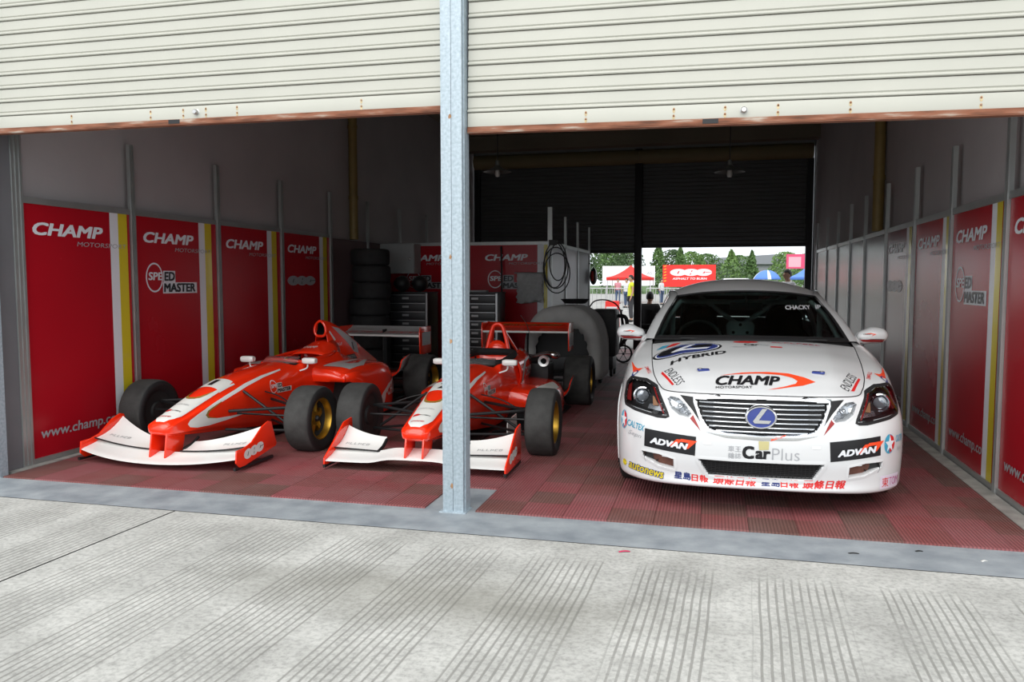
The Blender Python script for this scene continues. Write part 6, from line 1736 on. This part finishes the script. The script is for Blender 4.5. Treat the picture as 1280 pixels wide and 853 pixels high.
J = dict(pelvis=(0, 0, .50), waist=(0, .02, .63), chest=(0, -.06, .80), neck=(0, -.10, .955), head=(0, -.13, 1.035), shL=(.19, -.06, .89), shR=(-.19, -.06, .89), elL=(.25, -.14, .66), elR=(-.25, -.14, .66), wrL=(.14, -.38, .60), wrR=(-.14, -.38, .60),
         hpL=(.10, -.04, .49), hpR=(-.10, -.04, .49), knL=(.17, -.44, .49), knR=(-.17, -.44, .49), anL=(.16, -.46, .08), anR=(-.16, -.46, .08), toL=(.19, -.61, .03), toR=(-.19, -.61, .03))
person('person in black sitting on a stool in the rear door opening', (-1.38, 17.65, 0), R(165), J, m_blk, m_blk, m_hair, m_shoe, 1.8)
st = thing('stool', 'low dark stool under the person in black', 'stool', (-1.38, 17.65, 0), R(165))
MB().lathe([(0, .35), (.15, .35), (.16, .37), (.15, .385), (0, .39)], 'z', (0, 0, 0), 20).build('seat', m_black_plastic, st)
for k in range(4):
    q = R(45 + 90 * k); MB().tube([(.10 * math.cos(q), .10 * math.sin(q), .36), (.17 * math.cos(q), .17 * math.sin(q), 0)], .014, 6).build('leg', m_dark_metal, st)
person('distant person in pink shirt and jeans beside the red canopy', (-6.0, 52, 0), R(20), standing(1.62), m_pshirt, m_jeans, m_hair, m_shoe, .5)
person('distant person in white shirt walking behind the barriers', (-4.6, 44, 0), R(-40), standing(1.6), m_wshirt, m_jeans, m_hair, m_shoe, .5)
person('distant person in jeans standing between canopy and red billboard', (-3.1, 50, 0), R(60), standing(1.6), m_wshirt, m_jeans, m_hair, m_shoe, 1.6)

# ================================================================== PADDOCK BEHIND THE GARAGE
m_paddock = M('paddock_concrete', (0.30, 0.30, 0.29), 0.9, var=0.12, scale=.6)
o = MB().rbox(-120, 120, YR + 0.3, 320, -0.05, -0.001).build('paddock_ground', m_paddock); struct(o, 'pale paved paddock behind the garage', 'ground')
m_grass = M('grass_bank', (0.06, 0.12, 0.03), 0.95, var=.3, scale=.5)
o = MB().rbox(-120, 120, 96, 260, -.001, .06).build('grass_verge', m_grass); struct(o, 'green verge beneath the trees', 'grass')
# grey hall roof far behind the trees
hl = thing('distant_hall', 'long grey roof of a hall far behind the trees', 'building', (10, 200, 0))
MB().rbox(-14, 22, 0, 30, 0, 5.6).build('wall', m_facade, hl)
MB().prism([(-15, 5.6), (23, 5.6), (20, 7.2), (4, 7.9), (-12, 7.0)], 'xz', -1, 31).build('roof', M('hall_roof', (.22, .23, .26), .8), hl)

def leaf_mat(name, a, b):
    m, nt, p = node_mat(name); N = nt.nodes; L = nt.links
    oi = N.new('ShaderNodeTexCoord'); nz = N.new('ShaderNodeTexNoise'); nz.inputs['Scale'].default_value = 1.2; nz.inputs['Detail'].default_value = 5
    L.new(oi.outputs['Object'], nz.inputs['Vector']); mx = N.new('ShaderNodeMix'); mx.data_type = 'RGBA'
    mr = N.new('ShaderNodeMapRange'); mr.inputs[1].default_value = .35; mr.inputs[2].default_value = .65; L.new(nz.outputs['Fac'], mr.inputs[0]); L.new(mr.outputs[0], mx.inputs[0])
    mx.inputs[6].default_value = (*a, 1); mx.inputs[7].default_value = (*b, 1); L.new(mx.outputs[2], p.inputs['Base Color']); p.inputs['Roughness'].default_value = .7
    return m
LM = [leaf_mat('leaf_mid', (.055, .115, .03), (.11, .20, .055)), leaf_mat('leaf_dark', (.035, .075, .025), (.075, .13, .045)), leaf_mat('leaf_light', (.09, .17, .04), (.16, .27, .08))]
m_bark = M('bark', (.10, .075, .05), .9, var=.3, scale=8)
def tree(label, x, y, h, w, mat, kind, seed):
    rnd = random.Random(seed); t = thing('tree', label, 'tree', (x, y, 0), rnd.uniform(0, 6), 'trees behind the paddock')
    MB().tube([(0, 0, 0), (.03 * h * .3, 0, h * .35), (0, 0, h * .8)], [h * .022, h * .016, h * .006], 7).build('trunk', m_bark, t)
    mb = MB(); n = 1500
    for k in range(n):
        f = rnd.random()
        if kind == 'cone': r = w * .5 * (1 - f) ** .8 * (.55 + .45 * min(1, f * 6)); z = h * (.12 + .88 * f)
        else:
            u = 2 * f - 1; r = w * .5 * math.sqrt(max(0.02, 1 - u * u)) * (.8 + .2 * math.sin(5 * f + seed)); z = h * (.22 + .78 * (u + 1) / 2)
        q = rnd.uniform(0, 2 * math.pi); rr = r * (rnd.random() ** .35) * (1 + .18 * math.sin(3 * q + 7 * f + seed))
        c = Vector((rr * math.cos(q), rr * math.sin(q), z)); s_ = h * rnd.uniform(.022, .042)
        a_ = Vector((rnd.gauss(0, 1), rnd.gauss(0, 1), rnd.gauss(0, .6))).normalized(); b_ = a_.orthogonal().normalized(); b2 = a_.cross(b_)
        mb.add([c - b_ * s_, c - b2 * s_ * .55, c + b_ * s_, c + b2 * s_ * .55], [(0, 1, 2, 3)])
    mb.build('crown', mat, t, weld=False, recalc=False)
    return t
TR = [('broad dark tree at the partition side of the rear opening', -17.6, 106, 6.6, 5.6, 1, 'round'), ('bushy mid green tree behind the white backdrop', -13.4, 113, 6.6, 6.0, 0, 'round'), ('tall dark tree behind the red canopy peak', -10.6, 104, 6.2, 5.0, 1, 'round'),
      ('slender conical tree just beside the rear steel post', -7.3, 110, 6.6, 3.6, 0, 'cone'), ('dense round tree behind the red billboard edge', -5.9, 118, 6.0, 5.2, 1, 'round'), ('second conical tree above the red billboard', -4.2, 106, 5.9, 2.9, 0, 'cone'), ('low light green tree above the billboard', -1.6, 102, 4.6, 3.8, 2, 'cone'),
      ('broad pale conical tree with gap of sky beside it', 2.1, 104, 5.4, 4.2, 2, 'cone'), ('dark narrow conical tree before the grey hall', 4.9, 112, 5.6, 3.0, 0, 'cone'), ('large light green round tree before the grey hall', 8.4, 102, 5.0, 6.0, 2, 'round'), ('small yellow-green tree next to the blue parasol', 12.6, 100, 3.9, 3.2, 2, 'round'),
      ('mid green round tree behind the blue parasol', 14.4, 106, 5.6, 4.4, 0, 'round'), ('tall dark tree behind the blue canopy', 17.4, 114, 6.8, 5.2, 1, 'round'), ('dark tree behind the pink banner', 20.4, 104, 6.0, 4.6, 1, 'round'), ('bushy tree beyond the shutter guide of the rear opening', 24.8, 112, 6.2, 5.4, 0, 'round'), ('deep green tree filling the gap behind the canopy', -15.8, 122, 7.4, 6.5, 1, 'round'), ('wide mid green tree far behind the billboard', -1.0, 124, 5.6, 6.6, 0, 'round'), ('dense pale tree between the two conical trees over the billboard', -3.6, 131, 6.2, 4.6, 2, 'round'), ('mid green tree leaning beside the grey hall', 3.6, 120, 5.2, 5.0, 0, 'round'), ('bushy light tree between hall and parasol', 11.4, 110, 5.0, 5.4, 0, 'round')]
for i, (lb, x, y, h, w, mi, kd) in enumerate(TR): tree(lb, x, y, h, w, LM[mi], kd, i + 11)
# hedge line under the trees
SHL = ['low green shrub in the row behind the white backdrop', 'low green shrub in the row behind the red canopy', 'low green shrub in the row behind the red billboard', 'low green shrub in the row behind the pale van', 'low green shrub in the row behind the blue parasol', 'low green shrub in the row behind the blue canopy']
for i in range(6):
    tree_x = -17.2 + i * 6.4
    rnd = random.Random(90 + i); t = thing('shrub', SHL[i], 'shrub', (tree_x, 92 + (i % 2) * 2.2, 0), 0, 'hedge shrubs')
    mb = MB()
    for k in range(420):
        q = rnd.uniform(0, 6.28); f = rnd.random(); rr = 2.9 * math.sqrt(1 - f * f * .8) * rnd.random() ** .4
        c = Vector((rr * math.cos(q), rr * .5 * math.sin(q), 3.3 * f * (1 - .15 * abs(math.cos(q))))); s_ = rnd.uniform(.12, .24)
        a_ = Vector((rnd.gauss(0, 1), rnd.gauss(0, 1), rnd.gauss(0, .6))).normalized(); b_ = a_.orthogonal().normalized(); b2 = a_.cross(b_)
        mb.add([c - b_ * s_, c - b2 * s_ * .6, c + b_ * s_, c + b2 * s_ * .6], [(0, 1, 2, 3)])
    mb.build('foliage', LM[i % 2], t, weld=False, recalc=False)
    MB().tube([(0, 0, 0), (0, 0, 1.2)], .06, 6).build('stem', m_bark, t)

# red canopy tent before a white backdrop
m_pale_pink = M('pale_pink', (.62, .36, .42), .7); m_canopy_red = M('canopy_red', (.70, .035, .03), .8); m_canopy_blue = M('canopy_blue', (.10, .22, .62), .8); m_frame = M('tent_frame', (.5, .5, .5), .4, .6)
def canopy(label, x, y, w, eave, peak, mat):
    t = thing('canopy_tent', label, 'tent', (x, y, 0), 0)
    P = []
    for k in range(9):
        f = k / 8; z = eave + (peak - eave) * (1 - f) ** 1.7
        hw_ = w / 2 * max(f, .01); ring = [(-hw_, -hw_), (0, -hw_ * .97), (hw_, -hw_), (hw_ * .97, 0), (hw_, hw_), (0, hw_ * .97), (-hw_, hw_), (-hw_ * .97, 0)]
        P.append([(a_, b_, z) for a_, b_ in ring])
    P.append([(a_, b_, eave - .22) for a_, b_, _ in P[-1]])
    MB().grid(P, cv=True).build('roof_cloth', mat, t, thick=.01, angle=30)
    for sx in (-1, 1):
        for sy in (-1, 1): MB().tube([(sx * w * .48, sy * w * .48, 0), (sx * w * .48, sy * w * .48, eave)], .025, 8).build('leg', m_frame, t)
    return t
canopy('red canopy tent with pointed roof before the white backdrop', -5.58, 56, 3.0, 1.74, 2.56, m_canopy_red)
canopy('blue canopy tent below the pink banner', 7.35, 68, 3.0, 1.80, 2.78, m_canopy_blue)
def board(name, label, x, y, w, z0, z1, mat):
    t = thing(name, label, 'banner', (x, y, 0))
    f = MB().rbox(-w / 2, w / 2, 0, .06, z0, z1).build('board', mat, t)
    for sx in (-1, 1): MB().tube([(sx * w * .42, .1, 0), (sx * w * .42, .1, z1)], .04, 8).build('leg', m_frame, t)
    return t, f
m_white_board = M('white_board', (.75, .76, .78), .7)
wbd_, f_ = board('backdrop_board', 'plain white backdrop board behind the red canopy', -6.25, 61, 3.95, 1.15, 2.62, m_white_board)
lay('lettering', text2d('AS', 1.35, 1.95, .42, .24, 0, .2), lambda u, v: Vector((u, -.004, v)), m_grey_print, f_, 0, None, (0, -1, 0))
ob, f_ = board('billboard', 'red billboard with white oval lettering at the paddock edge', -1.78, 61, 3.85, 1.05, 2.68, m_canopy_red)
pl, tx = orc_logo(.15, 2.12, 3.0, .52)
lay('logo_plate', pl, lambda u, v: Vector((u, -.004, v)), m_white_print, f_, 0, None, (0, -1, 0)); lay('lettering', tx, lambda u, v: Vector((u, -.008, v)), m_red_print, f_, 0, None, (0, -1, 0))
lay('lettering', text2d('ASPHALT TO BURN', -1.2, 1.58, 2.5, .16, .02, .15), lambda u, v: Vector((u, -.004, v)), m_white_print, f_, 0, None, (0, -1, 0))
for k in range(6):
    lay('corner_dash', poly2d([[(-1.88, 2.55 - k * .22), (-1.75, 2.62 - k * .22), (-1.62, 2.62 - k * .22), (-1.75, 2.55 - k * .22)]]), lambda u, v: Vector((u, -.004, v)), m_yellow_print, f_, 0, None, (0, -1, 0))
pk, f_ = board('banner_board', 'pink and red banner above the blue canopy', 8.3, 76, 4.0, 2.6, 3.9, M('banner_pink', (.62, .07, .16), .7))
lay('pale_field', poly2d([[(-1.8, 2.75), (-.75, 2.75), (-.75, 3.65), (-1.8, 3.65)]]), lambda u, v: Vector((u, -.004, v)), m_pale_pink, f_, 0, None, (0, -1, 0))
for k in range(3): lay('lettering', marks2d(-.2, 3.5 - k * .35, 1.6, .18, 9, 30 + k), lambda u, v: Vector((u, -.004, v)), m_white_print, f_, 0, None, (0, -1, 0))
# blue parasol
pa = thing('parasol', 'blue parasol with pale stripes in the paddock', 'parasol', (4.3, 70, 0))
P = []; n_ = 24
for k in range(8):
    a_ = R(62) * k / 7; P.append([(1.27 * math.sin(a_) * math.cos(2 * math.pi * j / n_), 1.27 * math.sin(a_) * math.sin(2 * math.pi * j / n_), 1.62 + .78 * (math.cos(a_) - math.cos(R(62))) / (1 - math.cos(R(62)))) for j in range(n_)])
mb = MB().grid(P, cv=True)
for i in range(len(mb.f)): mb.mi[i] = 1 if (i % n_) % 6 == 0 else 0
mb.build('cover', [m_canopy_blue, m_white_board], pa, thick=.008)
MB().tube([(0, 0, 0), (0, 0, 2.4)], .025, 8).build('pole', m_frame, pa); MB().lathe([(0, 0), (.28, 0), (.26, .08), (.05, .10)], 'z', (0, 0, 0), 16).build('foot', m_white_board, pa)
# crowd barriers
m_bar = M('barrier_zinc', (.42, .43, .44), .4, .7)
def barrier(label, x, y, rz, w=2.2, h=1.15):
    t = thing('crowd_barrier', label, 'barrier', (x, y, 0), rz, 'zinc crowd barriers')
    MB().tube([(-w / 2, 0, .15), (-w / 2, 0, h), (w / 2, 0, h), (w / 2, 0, .15)], .022, 8).tube([(-w / 2, 0, .2), (w / 2, 0, .2)], .018, 8).build('frame', m_bar, t)
    for k in range(11):
        xx = -w / 2 + w * (k + 1) / 12; MB().tube([(xx, 0, .2), (xx, 0, h)], .011, 6).build('bar', m_bar, t)
    for sx in (-.8, .8): MB().tube([(sx, -.25, 0), (sx, 0, .2), (sx, .25, 0)], .016, 6).build('foot', m_bar, t)
for i, (x, y) in enumerate(((-6.3, 33.0), (-4.0, 33.4), (-1.6, 33.8))):
    barrier(['zinc crowd barrier nearest the partition wall', 'zinc crowd barrier behind the man in yellow-green', 'zinc crowd barrier behind the seated person in black'][i], x, y, R(6 * (i - 1)))
# a red plastic road barrier and a pale van
rb = thing('road_barrier', 'red and white plastic road barrier outside the rear door', 'barrier', (-2.93, 24, 0))
MB().prism([(-.30, 0), (.30, 0), (.22, .25), (.12, .85), (-.12, .85), (-.22, .25)], 'yz', -.20, .20).build('block', m_canopy_red, rb, bevel=.03)
for k in (0, 1): MB().rbox(-.16, .16, -.20, .20, .30 + k * .3, .38 + k * .3).build('white_band', m_white_board, rb)
vn = thing('van', 'pale van parked beyond the white car', 'van', (1.55, 60, 0), R(84)); vn.scale = (.94, .94, .94)
m_van = M('van_paint', (.62, .64, .66), .35)
van_out = [(-2.2, .30), (-2.25, .85), (-1.7, .98), (-1.15, 1.66), (-.8, 1.78), (1.9, 1.78), (2.2, 1.4), (2.25, .30)]
MB().prism(van_out, 'xz', -.85, .85).build('body', m_van, vn, bevel=.08)
for a_, b_ in ((-1.05, -.2), (-.1, .9), (1.0, 1.9)): MB().rbox(a_, b_, -.862, -.852, 1.05, 1.55).build('window', m_black_plastic, vn)
for x_ in (-1.45, 1.4):
    for sy in (-.75, .75): MB().lathe([(0, -.1), (.2, -.1), (.31, -.08), (.32, 0), (.31, .08), (.2, .1), (0, .1)], 'y', (x_, sy, .32), 20).build('wheel', m_black_rubber, vn)
